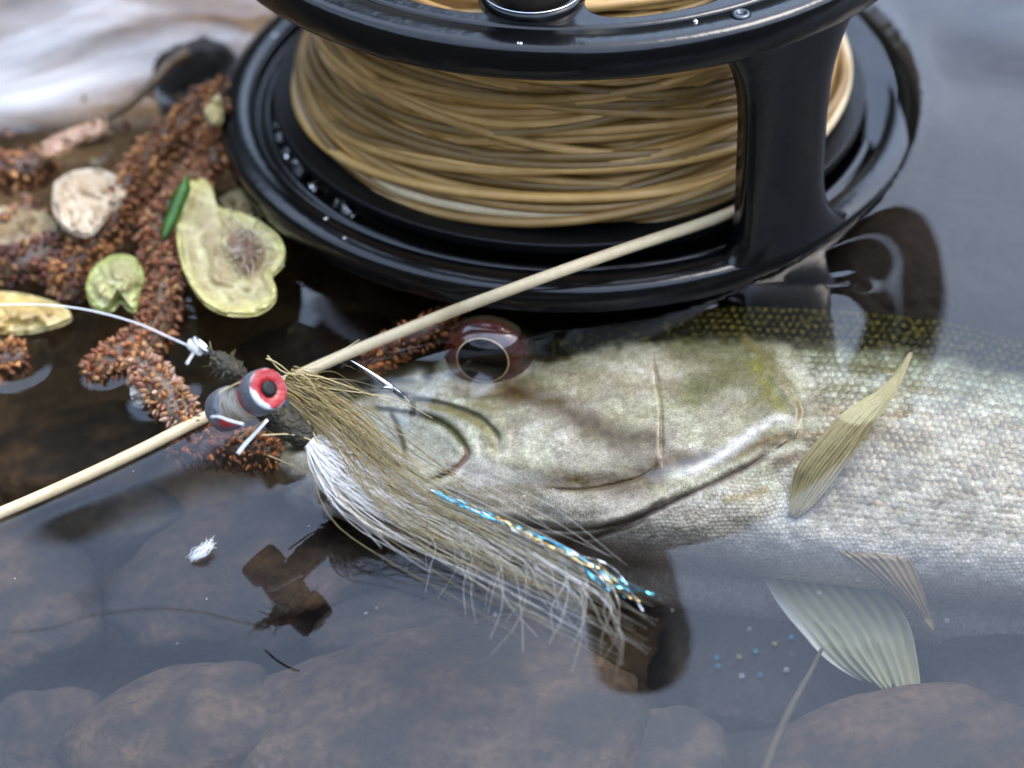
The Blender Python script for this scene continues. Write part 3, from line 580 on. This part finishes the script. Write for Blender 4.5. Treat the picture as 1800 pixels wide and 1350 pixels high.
fin('pectoral_fin', [(1385, 905), (1392, 850), (1404, 815), (1442, 768), (1489, 720), (1555, 676), (1603, 612)], [(1400, 912), (1436, 880), (1470, 838), (1497, 800), (1530, 752), (1575, 690), (1608, 614)], [b0-.05], [b0-.03, b0+.10, b0+.24, b0+.38, b0+.5, b0+.6, b0+.66], 11, [(.38, .33, .16), (.50, .44, .24)], MAT['fin'], 'olive fanned fin standing up out of the water')
fin('pelvic_fin', [(1340, 1014), (1369, 1063), (1409, 1112), (1446, 1153), (1489, 1184), (1540, 1208)], [(1500, 1000), (1560, 1040), (1598, 1095), (1612, 1155), (1618, 1210), (1612, 1250)], [.1], [.15, .3, .35, .3, .2, .1], 9, [(.32, .33, .20), (.52, .50, .26), (.75, .75, .70)], MAT['pelvic'], rg=.16)
fin('pelvic_fin', [(1440, 950), (1490, 978), (1540, 1018), (1585, 1058), (1615, 1092), (1640, 1112)], [(1560, 950), (1600, 985), (1620, 1030), (1630, 1062), (1640, 1090), (1643, 1110)], [.3], [float(fw(1500, 950))-.15, float(fw(1540, 980))+.04, float(fw(1590, 1010))+.10, float(fw(1608, 1028))+.16, .8, .75], 7, [(.14, .10, .045), (.28, .21, .10)], MAT['fin'])
fin('dorsal_fin', [(1900, 640), (2050, 655), (2200, 695), (2400, 745)], [(1930, 560), (2080, 580), (2240, 610), (2400, 690)], [.1], [.1, .1, .1, .1], 12, [(.1, .1, .04), (.2, .2, .08)], MAT['fin'])
fin('tail_fin', [(3150, 905), (3300, 850), (3450, 780), (3560, 740)], [(3150, 1115), (3300, 1180), (3450, 1260), (3560, 1330)], [.1], [.1, .1, .1, .1], 16, [(.12, .11, .05), (.2, .18, .08)], MAT['fin'])

# ================================================================== FLY
fly = root('fishing_fly', P(545, 785, .6), 'streamer fly with red painted lead eyes, white and olive hair, stuck in the fish mouth', 'fishing fly')
toC = -FWD; dax = .6*(.918*RIGHT+.398*UP)+.8*toC; dax /= np.linalg.norm(dax)
dc = P(430, 704, 1.4); d1_ = np.cross(dax, [0, 0, 1.]); d1_ /= np.linalg.norm(d1_); d2_ = np.cross(dax, d1_)
def dumb(prof, n=48, noise=0):
    v, f = lathe(prof, n)
    if noise: v[:, :2] *= (1+noise*(fbm(np.arctan2(v[:, 1], v[:, 0])*3+9, v[:, 2]*9, 3, 3)-.5))[:, None]
    return dc+v[:, :1]*d1_+v[:, 1:2]*d2_+v[:, 2:]*dax, f, v
de = None
for sgn in (1, -1):
    z0, z1 = (.2, .53) if sgn > 0 else (-.53, -.24)
    v, f, lv = dumb([(.1, z0), (.205, z0+.01), (.235, z0+.06), (.24, (z0+z1)/2), (.232, z1-.04), (.21, z1-.005), (.10, z1)], 48, .05)
    ang = np.arctan2(lv[:, 1], lv[:, 0]); nn = fbm(ang*2+5, lv[:, 2]*14, 8, 3)
    c = np.ones((len(v), 3))*C(.15, .16, .18); c = mixc(c, C(.5, .02, .02), sstep(.5, .6, nn)*(lv[:, 2] < z0+.08 if sgn > 0 else lv[:, 2] > -9)*(np.sin(ang) > .1 if sgn < 0 else 1)*.9)
    o = mesh('lead_eye', v, f, MAT['lead'], fly, c)
    if sgn > 0:
        r = np.linspace(.001, .222, 26); th = np.linspace(0, 2*np.pi, 72, endpoint=False); Rg, Tg = np.meshgrid(r, th, indexing='ij')
        p3 = dc+(Rg*np.cos(Tg))[..., None]*d1_+(Rg*np.sin(Tg))[..., None]*d2_+(z1+.012-.03*np.exp(-(Rg/.1)**4)-.02*sstep(.2, .222, Rg))[..., None]*dax
        sx = (p3-dc) @ RIGHT; sy = (p3-dc) @ UP; sx = sx-(dax @ RIGHT)*z1; sy = sy-(dax @ UP)*z1
        chip = (-sx*.75-sy*.75)/.22+.5*(fbm(Tg*2.5, Rg*22, 4, 3)-.5)
        c = np.ones(Rg.shape+(3,))*C(.30, .005, .007); c = mixc(c, C(.55, .60, .64), np.maximum(sstep(.5, .56, chip), sstep(.211, .218, Rg)*sstep(.5, .65, fbm(Tg*4, Rg*9, 6, 2)))); 
        mesh('painted_face', p3.reshape(-1, 3), [tuple(x) for x in gridfaces(26, 72, True)], M('chipped red paint', attr=True, rough=.32, noise=[(1500, (.8, .8, .8), (1.1, 1.1, 1.1))], bump=(1500, .4, .0004)), o, c.reshape(-1, 3))
        q3 = [(.001, z1+.006), (.05, z1+.008), (.088, z1+.004), (.092, z1-.03)]; v, f, _ = dumb(q3, 40, .12); mesh('pupil_dot', v+.02*dax, f, MAT['dot'], o)
nw = 26; prof = []
for k in range(nw*4+1): z = -.25+.46*k/(nw*4); prof.append((.19+.018*math.cos((z+.02)*9)+.007*math.sin(k*math.pi/2), z))
v, f, lv = dumb(prof, 40, .06); nn = fbm(np.arctan2(lv[:, 1], lv[:, 0])*2, lv[:, 2]*40, 2, 2)
c = mixc(np.ones((len(v), 3))*C(.52, .46, .38), C(.30, .24, .15), sstep(.4, .7, nn)); mesh('thread_wrap', v, f, MAT['wrap'], fly, c)
# shank, head and hook
sh = pxpath([(362, 614, 2.02), (385, 634, 1.9), (410, 655, 1.75), (440, 690, 1.38), (480, 728, 1.08), (520, 758, .85), (556, 782, .66)], 60)
k = np.linspace(0, 1, 60); n_ = RNG.random(60)
v, f = tube(sh, np.interp(k, [0, .08, .12, .3, .4, .6, .75, .9, 1], [.035, .04, .085, .135, .11, .15, .16, .15, .09]), 18)
v += (RNG.random(v.shape)-.5)*.028; mesh('shank', v, f, MAT['thread'], fly)
mb = MB()
for k in range(60):
    i = random.randrange(8, 24); d = RNG.normal(size=3); d /= np.linalg.norm(d); s0 = sh[i]+d*.08
    vv, ff = tube(np.stack([s0, s0+d*.05+RNG.normal(size=3)*.015, s0+d*random.uniform(.06, .12)+RNG.normal(size=3)*.03]), [.012, .009, .004], 4); mb.add(vv, ff, random.choice([(.08, .07, .02), (.15, .13, .05), (.03, .025, .01), (.2, .19, .14)]))
o = mb.build('frayed_thread', MAT['hair'], fly); o['kind'] = 'stuff'
hk = sh[0]; t = np.linspace(0, 2*np.pi, 30); dirn = (sh[0]-sh[6]); dirn /= np.linalg.norm(dirn)
ring = hk+dirn*.06+np.cos(t)[:, None]*dirn*.10+np.sin(t)[:, None]*(.35*UP+.93*np.cross(dirn, UP))*.075; v, f = tube(ring, .028, 8); mesh('hook_eye', v, f, MAT['steel'], fly)
hp = pxpath([(616, 633, .80), (650, 655, .66), (690, 683, .46), (716, 703, .22), (728, 716, -.3), (716, 745, -.9), (660, 790, -.9), (600, 800, -.4), (550, 780, .5)], 60)
v, f = tube(hp, np.interp(np.linspace(0, 1, 60), [0, .05, .22, .26, .4, 1], [.004, .014, .042, .036, .036, .036]), 10); mesh('hook', v, f, MAT['steel'], fly)
br = pxpath([(690, 683, .48), (678, 681, .52), (668, 684, .5)], 8); v, f = tube(br, np.linspace(.03, .004, 8), 6); mesh('barb', v, f, MAT['steel'], fly)
# hair
def strand(mb, pts, r, c, n=16, z=None):
    p = pxpath(pts, n); vv, ff = tube(p, np.linspace(r, r*.35, n), 4, False); mb.add(vv, ff, c)
G = lambda s: random.gauss(0, s)
mb = MB()
def hairs(n, root_, mids, spread, ends, zs, rads, cols):
    for k in range(n):
        a = random.gauss(0, .55); L_ = ends(); pts = [(root_[0][0]+root_[1][0]*a, root_[0][1]+root_[1][1]*a, zs[0]+.1*random.random())]
        T_ = [.25, .5, .75, 1.0]
        for q_, t_ in enumerate(T_):
            u = t_*L_*(len(mids)-1); i_ = min(int(u), len(mids)-2); f_ = u-i_
            x = mids[i_][0]*(1-f_)+mids[i_+1][0]*f_; y = mids[i_][1]*(1-f_)+mids[i_+1][1]*f_; sp_ = np.interp(u/(len(mids)-1), np.linspace(0, 1, len(spread)), spread)
            pts.append((x+sp_*(.5*a)+G(3+9*t_*L_), y-sp_*(.85*a)+G(3+9*t_*L_), np.interp(u/(len(mids)-1), np.linspace(0, 1, len(zs)), zs)+random.uniform(0, .1)))
        strand(mb, pts, random.uniform(*rads), random.choice(cols), 18)
WH = [(.70, .69, .68), (.60, .58, .56), (.74, .73, .74), (.46, .43, .36), (.66, .65, .65)]; TN = [(.34, .30, .18), (.45, .42, .33), (.25, .20, .08), (.55, .53, .48)]
hairs(240, ((546, 774), (7, -8)), [(552, 784), (620, 832), (700, 872), (800, 908), (920, 962), (1030, 1030), (1150, 1100)], [20, 48, 62, 70, 70, 60, 50], lambda: .10+.36*random.betavariate(1.6, 1.6), [.72, .46, .24, .12, .05, -.05, -.2], (.0036, .007), WH)
hairs(120, ((546, 774), (7, -8)), [(545, 778), (620, 838), (700, 880), (800, 922), (920, 978), (1030, 1045), (1160, 1110)], [20, 46, 60, 66, 76, 66, 60], lambda: random.uniform(.4, 1), [.7, .42, .2, .1, .05, -.05, -.2], (.0035, .0062), TN)
for k in range(45):                             # stray curved tips hanging in the water
    x, y = random.uniform(760, 1090), 0; y = 930+(x-760)*.36+G(12); dx, dy = random.uniform(-60, 90), random.uniform(60, 150)
    strand(mb, [(x-70, y-45, .08), (x, y, .02), (x+dx*.4+G(10), y+dy*.55, -.05), (x+dx+G(15), y+dy, -.2)], .0048, random.choice([(.6, .6, .6), (.45, .42, .34)]))
o = mb.build('white_hair', MAT['hair'], fly); o['kind'] = 'stuff'; o['label'] = 'long white hair trailing over the water'
mb = MB()
OB = [(.20, .14, .04), (.27, .19, .06), (.12, .085, .022), (.36, .27, .10), (.16, .13, .04)]
hairs(110, ((500, 668), (10, -16)), [(500, 668), (560, 702), (625, 752), (690, 812), (760, 872), (860, 930)], [16, 30, 38, 46, 56, 60], lambda: random.uniform(.3, .85), [1.12, .9, .66, .42, .22, .08], (.005, .0085), OB)
hairs(40, ((520, 690), (14, -20)), [(520, 690), (600, 745), (690, 830), (800, 910), (950, 980), (1120, 1080)], [20, 44, 66, 70, 60, 50], lambda: random.uniform(.6, 1), [1.0, .7, .4, .15, .05, -.1], (.004, .007), OB)
hairs(26, ((505, 665), (10, -16)), [(505, 660), (580, 690), (670, 730), (760, 790)], [14, 36, 46, 50], lambda: random.uniform(.3, .65), [1.15, .95, .7, .45], (.004, .007), OB)
for pts in ([(485, 668, 1.2), (530, 650, 1.2), (580, 628, 1.2), (632, 597, 1.22)], [(470, 625, 1.5), (500, 655, 1.3), (560, 662, 1.1), (640, 690, .8), (720, 720, .4)], [(468, 630, 1.5), (490, 640, 1.4), (520, 665, 1.2), (560, 700, .95)], [(500, 660, 1.2), (560, 680, 1.0), (690, 700, .6), (760, 735, .3)], [(545, 690, 1.0), (556, 690, .98), (575, 720, .8)], [(385, 690, 1.7), (430, 668, 1.75), (480, 650, 1.6)],
            [(460, 765, 1.05), (520, 765, .9), (575, 790, .7), (600, 830, .5), (590, 845, .45)], [(540, 740, .9), (565, 790, .75), (580, 825, .6), (592, 840, .5)], [(470, 800, .7), (520, 820, .5), (560, 832, .4), (600, 835, .35)], [(520, 655, 1.3), (540, 665, 1.2), (555, 685, 1.1)], [(420, 770, 1.0), (445, 752, 1.1), (470, 735, 1.15)]):
    strand(mb, pts, .012, (.42, .34, .16), 20)
o = mb.build('olive_hair', MAT['hair'], fly); o['kind'] = 'stuff'; o['label'] = 'olive brown hair over the back of the fly'
v, f = tube(pxpath([(470, 738, 1.15), (450, 760, 1.1), (430, 782, 1.05), (418, 798, 1.0)], 12), np.linspace(.02, .028, 12), 6); mesh('quill', v, f, MAT['white'], fly)
v, f = tube(pxpath([(371, 733, 1.72), (385, 733, 1.78), (405, 740, 1.8), (428, 746, 1.8)], 14), .013, 6); mesh('loose_thread', v, f, MAT['white'], fly)
def ribbon(mb, pts, wd, tw, n=44, ph=0):
    p = pxpath(pts, n); t = np.gradient(p, axis=0); t /= np.linalg.norm(t, axis=1)[:, None]; a = np.cross(t, [0, 0, 1.]); a /= np.linalg.norm(a, axis=1)[:, None]; b = np.cross(a, t)
    an = np.linspace(0, tw, n)+ph; d = np.cos(an)[:, None]*a+np.sin(an)[:, None]*b; nrm = -np.sin(an)[:, None]*a+np.cos(an)[:, None]*b
    h = wd*.15; v = np.concatenate([p-d*wd+nrm*h, p+d*wd+nrm*h, p+d*wd-nrm*h, p-d*wd-nrm*h]); f = []
    for i in range(n-1):
        for q0, q1 in ((0, 1), (1, 2), (2, 3), (3, 0)): f.append((q0*n+i, q1*n+i, q1*n+i+1, q0*n+i+1))
    mb.add(v, f)
for nm, mt, cnt in (('blue_flash', 'flashb', 4), ('gold_flash', 'flashg', 4), ('silver_flash', 'flashw', 2)):
    mb = MB()
    for k in range(cnt):
        o1 = 0 if nm != 'gold_flash' else 110; g = lambda s=5: G(s)
        ribbon(mb, [(762+o1+g(3), 862+o1*.42+g(2), .3), (830+o1*.8+g(3), 893+o1*.36+g(3), .26), (910+o1*.6+g(4), 930+o1*.3+g(3), .22), (990+o1*.4+g(6), 966+o1*.2+g(4), .16), (1065+g(14), 1008+g(9), .06), (1120+g(25), 1045+g(18), -.1)], .0065, random.uniform(14, 30), 60, random.random()*6)
    o = mb.build(nm, MAT[mt], fly, smooth=False); o['kind'] = 'stuff'
for i, (x, y) in enumerate([(1260, 1156), (1262, 1171), (1299, 1155), (1328, 1145), (1361, 1132), (1391, 1120), (1304, 1188), (1336, 1187), (1382, 1178)]):  # glints of drifting tinsel put in as tiny metal beads
    c = P(x, y, .03); th = np.linspace(0, np.pi, 6); pv, pf = lathe([(max(.001, math.sin(a)), math.cos(a)) for a in th], 8)
    mesh('glint_bead', c+pv*[.014, .014, .012], pf, MAT[('flashb', 'flashb', 'flashg', 'flashb', 'flashg', 'flashb', 'flashw', 'flashb', 'flashw')[i]], fly, smooth=False)
# leader tied to the fly
ld = root('leader', P(345, 610, 1.9), 'clear nylon leader knotted to the hook eye and arching away over the catkins', 'fishing line')
v, f = tube(pxpath([(-160, 560, 2.35), (-80, 545, 2.35), (0, 536, 2.3), (80, 536, 2.27), (160, 546, 2.22), (240, 568, 2.16), (300, 594, 2.1), (335, 609, 2.06), (352, 614, 2.04)], 70), .016, 8); mesh('strand', v, f, MAT['mono'], ld)
mb = MB()
for k in range(5):
    c = pxpath([(336, 606, 2.08), (354, 617, 2.04)], 6)[k]; t = np.linspace(0, 2*np.pi, 20); vv, ff = tube(c+.05*np.cos(t)[:, None]*UP+.05*np.sin(t)[:, None]*(.5*RIGHT+.8*FWD), .02, 6, False); mb.add(vv, ff)
mb.build('knot', MAT['mono'], ld)
v, f = tube(pxpath([(345, 612, 2.05), (338, 624, 2.02), (331, 635, 2.0), (328, 640, 1.99)], 10), .022, 6); mesh('tag_end', v, f, MAT['mono'], ld)

# ================================================================== DEBRIS
TON = [[(.36, .18, .06), (.26, .12, .035), (.48, .29, .11), (.16, .065, .025)], [(.32, .14, .07), (.40, .20, .10), (.20, .08, .045), (.48, .32, .16)], [(.40, .22, .08), (.5, .33, .17), (.24, .12, .09), (.52, .42, .36)], [(.36, .14, .03), (.25, .09, .02), (.42, .2, .06), (.14, .05, .015)], [(.11, .045, .035), (.18, .075, .05), (.08, .03, .03), (.3, .2, .09)]]
BLV, BLF = lathe([(.01, -1), (.8, -.6), (1, 0), (.62, .65), (.01, 1)], 6)
def catkin(pts, rad, tone, label):
    p = pxpath(pts, 60); seg = np.linalg.norm(np.diff(p, axis=0), axis=1); Lc = seg.sum(); cum = np.concatenate([[0], np.cumsum(seg)])
    o = root('catkin', (p[30][0], p[30][1], p[:, 2].min()-rad), label, 'catkin', 'catkins drifted together beside the reel')
    k = np.linspace(0, 1, 60); rr_ = rad*np.interp(k, [0, .06, .2, .8, .94, 1], [.5, .85, 1, 1, .8, .35])
    v, f = tube(p, rr_*.72, 12); nn = fbm(v[:, 0]*9+v[:, 2]*5, v[:, 1]*9, 3, 3); mesh('core', v, f, MAT['catkin'], o, mixc(np.ones((len(v), 3))*C(*TON[tone][1])*.5, C(*TON[tone][3])*.5, nn))
    t = np.gradient(p, axis=0); t /= np.linalg.norm(t, axis=1)[:, None]; a = np.cross(t, [0, 0, 1.]); a /= np.linalg.norm(a, axis=1)[:, None]; b = np.cross(t, a)
    N = int(Lc*rad*760); mb = MB()
    for i in range(N):
        s = (i+random.random())/N; x = np.interp(s*Lc, cum, np.arange(60)); i0 = int(min(x, 59)); th = i*2.39996+random.gauss(0, .25)
        d = math.cos(th)*a[i0]+math.sin(th)*b[i0]; side = -math.sin(th)*a[i0]+math.cos(th)*b[i0]; c = p[i0]+(p[min(i0+1, 59)]-p[i0])*(x-i0)+d*rr_[i0]*random.uniform(.68, .98)
        sz = random.uniform(.03, .068); fw_ = t[i0]*random.choice([1, 1, -.4])
        out_ = d*.8+fw_*.6; out_ /= np.linalg.norm(out_); sd2 = np.cross(out_, side)
        vv = c+sz*(BLV[:, :1]*side*.75+BLV[:, 1:2]*sd2*.55+BLV[:, 2:]*out_*1.25)+RNG.normal(size=(len(BLV), 1))*sz*.12*out_; ff = BLF
        mb.add(vv, ff, np.array(random.choice(TON[tone]))*[1.2, .95, .75]*random.uniform(.7, 1.5))
    q = mb.build('bracts', MAT['catkin'], o); q['kind'] = 'stuff'
for a in CATKINS: catkin(*a)
def husk(outl, z0, dome, cols, label, vein=(0, 1), cup=0, name='seed_husk', seedc=None, group='pale seed husks in the debris pile', tilt=(0, 0), parent=None):
    o_ = spline(outl+[outl[0]], 97)[:-1]; c = o_.mean(0) if seedc is None else np.array(seedc, float); K = 30; r = np.linspace(0, 1, K)
    G_ = c+(o_-c)[None]*r[:, None, None]; n_ = fbm(G_[..., 0]/22, G_[..., 1]/22, 51, 3)
    an = G_[..., 0]*vein[1]-G_[..., 1]*vein[0]; rid = np.sin(an/7.5+9*(n_-.5))
    z = z0+dome*(1-r[:, None]**2.4)-cup*np.exp(-((1-r[:, None])/.25)**2)*-1+.022*rid*(.3+r[:, None])*(r[:, None] < .97)+.2*(n_-.5)+tilt[0]*(G_[..., 0]-c[0])/100+tilt[1]*(G_[..., 1]-c[1])/100
    top = P(G_[..., 0], G_[..., 1], z); bot = top-np.array([0, 0, .05])-np.array([0, 0, 1.])*(dome*.8*(1-r**2))[:, None, None]
    cc = mixc(np.ones(z.shape+(3,))*C(*cols[0]), C(*cols[1]), sstep(.35, .65, n_+.25*rid*.5)*(1-r[:, None]**3)); cc = mixc(cc, C(*cols[2]), sstep(.75, .98, r)[:, None]*np.ones(z.shape))
    F = gridfaces(K, 96, True); N = K*96; e = np.arange((K-1)*96, K*96); en = np.roll(e, -1); S = np.stack([e, en, en+N, e+N], -1)
    return tag(mesh(name, np.concatenate([top.reshape(-1, 3), bot.reshape(-1, 3)]), np.vstack([F[:, ::-1], F+N, S]), MAT['husk'], parent, np.concatenate([cc.reshape(-1, 3)]*2)), label, None if parent else 'seed husk', None if parent else group)
YE, GR, PK = (.62, .50, .17), (.50, .50, .17), (.50, .34, .20)
hr = root('seed_husk', P(405, 450, .1), 'big yellow folded seed husk lying against the reel rim', 'seed husk', 'pale seed husks in the debris pile')
husk([(332, 318), (352, 312), (372, 330), (382, 360), (400, 368), (430, 376), (462, 392), (490, 415), (501, 440), (494, 466), (478, 484), (486, 508), (480, 530), (452, 549), (405, 551), (365, 536), (338, 505), (318, 460), (310, 405), (315, 355)], .36, .16, [(.70, .60, .30), (.54, .40, .20), (.74, .65, .24)], None, (.3, 1), .16, seedc=(400, 455), name='petal', parent=hr)
husk([(398, 400), (420, 392), (448, 405), (468, 432), (470, 462), (455, 482), (430, 490), (408, 470), (394, 436)], .42, .22, [(.42, .27, .18), (.24, .13, .08), (.5, .38, .22)], None, (.5, .8), .0, seedc=(432, 440), name='seed_cluster', parent=hr)
mb = MB()
for k in range(60):
    a = random.uniform(0, 6.28); x, y = 432+G(12), 440+G(16); l = random.uniform(12, 42); vv, ff = tube(pxpath([(x, y, .62), (x+.5*l*math.cos(a), y+.5*l*math.sin(a), .66), (x+l*math.cos(a+.3), y+l*math.sin(a+.3), .56)], 7), .007, 4, False); mb.add(vv, ff, random.choice([(.62, .52, .34), (.4, .26, .14), (.7, .62, .5)]))
o = mb.build('fibres', MAT['husk'], hr); o['kind'] = 'stuff'
husk([(95, 320), (130, 300), (180, 298), (222, 325), (215, 350), (190, 375), (165, 405), (140, 412), (110, 395), (92, 365)], .55, .2, [(.62, .48, .32), (.45, .30, .17), (.62, .5, .36)], 'cream rounded husk between the catkins below the curled leaf', (.6, .8), .06)
husk([(150, 505), (165, 470), (200, 448), (235, 452), (252, 480), (245, 515), (235, 545), (210, 520), (185, 545), (160, 535)], .3, .25, [(.56, .56, .26), (.45, .40, .18), (.50, .55, .16)], 'pale green bud husk split open at its tip', (.5, .9), .06)
husk([(-60, 520), (0, 512), (60, 520), (115, 540), (120, 562), (60, 580), (0, 582), (-60, 575)], .1, .16, [(.60, .45, .16), (.42, .28, .10), (.55, .46, .2)], 'mustard yellow husk at the waterline under the dark catkins', (1, .1), .03)
husk([(-40, 380), (10, 362), (70, 372), (100, 395), (90, 425), (40, 440), (-20, 430)], .22, .12, [(.34, .25, .13), (.2, .13, .06), (.38, .3, .16)], 'dull brown husk under the cream husk', (1, .2), .03)
husk([(370, 180), (385, 165), (392, 195), (385, 215), (368, 210), (358, 195)], .95, .1, [(.55, .47, .18), (.45, .33, .14), (.55, .5, .25)], 'small yellow husk flake on the catkin by the reel rim', (1, .2), .02)
husk([(385, 350), (420, 330), (450, 350), (455, 385), (430, 395), (400, 380)], .22, .1, [(.28, .22, .1), (.18, .12, .05), (.3, .25, .12)], 'small brown husk wedged between big yellow husk and reel', (1, .2), .02)
husk([(228, 680), (245, 672), (258, 690), (250, 710), (232, 705)], .02, .05, [(.5, .48, .45), (.4, .36, .32), (.6, .58, .55)], 'tiny translucent scale floating beside the short fat catkin', (1, .2), .01)
husk([(60, 258), (100, 235), (150, 215), (185, 205), (186, 228), (150, 245), (105, 268), (75, 275)], .85, .1, [(.42, .25, .16), (.28, .13, .07), (.28, .15, .06)], 'curled brown leaf scrap at the edge of the riffle', (-.5, .9), .04, name='leaf_scrap', group=None)
v, f = tube(pxpath([(75, 290, .55), (110, 262, .7), (180, 243, .75), (192, 238, .7)], 20), np.linspace(.05, .07, 20), 8); tag(mesh('twig', v, f, MAT['twig']), 'thin brown twig under the curled leaf scrap', 'twig')
v, f = tube(pxpath([(180, 215, .5), (230, 180, .6), (265, 150, .65), (300, 112, .7), (330, 95, .7)], 24), np.linspace(.04, .09, 24), 8); v += (RNG.random(v.shape)-.5)*.02; tag(mesh('twig', v, f, MAT['twig']), 'dark olive twig running up to the black wet stone', 'twig')
bl = pxpath([(328, 312, .8), (318, 340, .72), (305, 375, .62), (288, 420, .5)], 24); wd = np.interp(np.linspace(0, 1, 24), [0, .3, .8, 1], [.02, .13, .12, .03]); sx = np.array([.95, .1, .2])
v = np.concatenate([bl-sx*wd[:, None], bl+np.array([0, 0, .05]), bl+sx*wd[:, None], bl-np.array([0, 0, .03])]); f = [(a*24+i, b*24+i, b*24+i+1, a*24+i+1) for a, b in ((0, 1), (1, 2), (2, 3), (3, 0)) for i in range(23)]
tag(mesh('grass_blade', v, f, MAT['leafg']), 'short bright green blade beside the big yellow husk', 'grass blade')
v, f = tube(pxpath([(1445, 1140, -2.0), (1420, 1190, -1.9), (1385, 1255, -1.8), (1345, 1350, -1.7), (1320, 1420, -1.7)], 30), np.interp(np.linspace(0, 1, 30), [0, .4, 1], [.02, .04, .07]), 8); v += (RNG.random(v.shape)-.5)*.02
tag(mesh('submerged_stem', v, f, MAT['stem']), 'slender pale stem lying on the stones under the pelvic fin', 'stem')
mb = MB()                                       # loose bracts and flakes strewn through the pile
for k in range(170):
    t_ = random.random(); x = random.uniform(-40, 400); y = 300+.35*(200-x)+G(85)
    if x > 300 and y > 560: continue
    c = P(x, y, random.uniform(.0, .12)); a, b, l = RNG.normal(size=3), RNG.normal(size=3), random.uniform(.04, .11); a /= np.linalg.norm(a); b -= a*(a @ b); b /= np.linalg.norm(b); n3_ = np.cross(a, b)
    mb.add(c+l*(BLV[:, :1]*a*.5+BLV[:, 1:2]*n3_*.16+BLV[:, 2:]*b), BLF, np.array(random.choice([(.36, .18, .06), (.5, .36, .16), (.2, .08, .04), (.55, .45, .22), (.3, .12, .06), (.42, .33, .3)]))*random.uniform(.6, 1.2))
tag(mb.build('bud_flakes', MAT['catkin']), 'loose brown bud flakes strewn between the catkins and husks', 'bud flakes', kind='stuff')
mb = MB()                                       # dust and tiny bubbles on the surface film
for k in range(30):
    x, y = random.uniform(-50, 1850), random.uniform(820, 1400); r_ = random.uniform(.004, .009)
    mb.add(P(x, y, .012)+BLV*[r_, r_, r_*.5], BLF)
tag(mb.build('surface_specks', MAT['white']), 'tiny pale specks scattered on the water film', 'specks', kind='stuff')
mb = MB()
for k in range(40):
    a = G(1); vv, ff = tube(pxpath([(338+G(3), 982+G(3), .03), (352+a*4+G(2), 970+a*3+G(2), .06+.04*random.random()), (368+G(7), 957+G(6), .05+.05*random.random())], 6), .0025, 3); mb.add(vv, ff)
tag(mb.build('seed_fluff', MAT['white']), 'tiny tuft of white fluff floating on the open water', 'fluff')
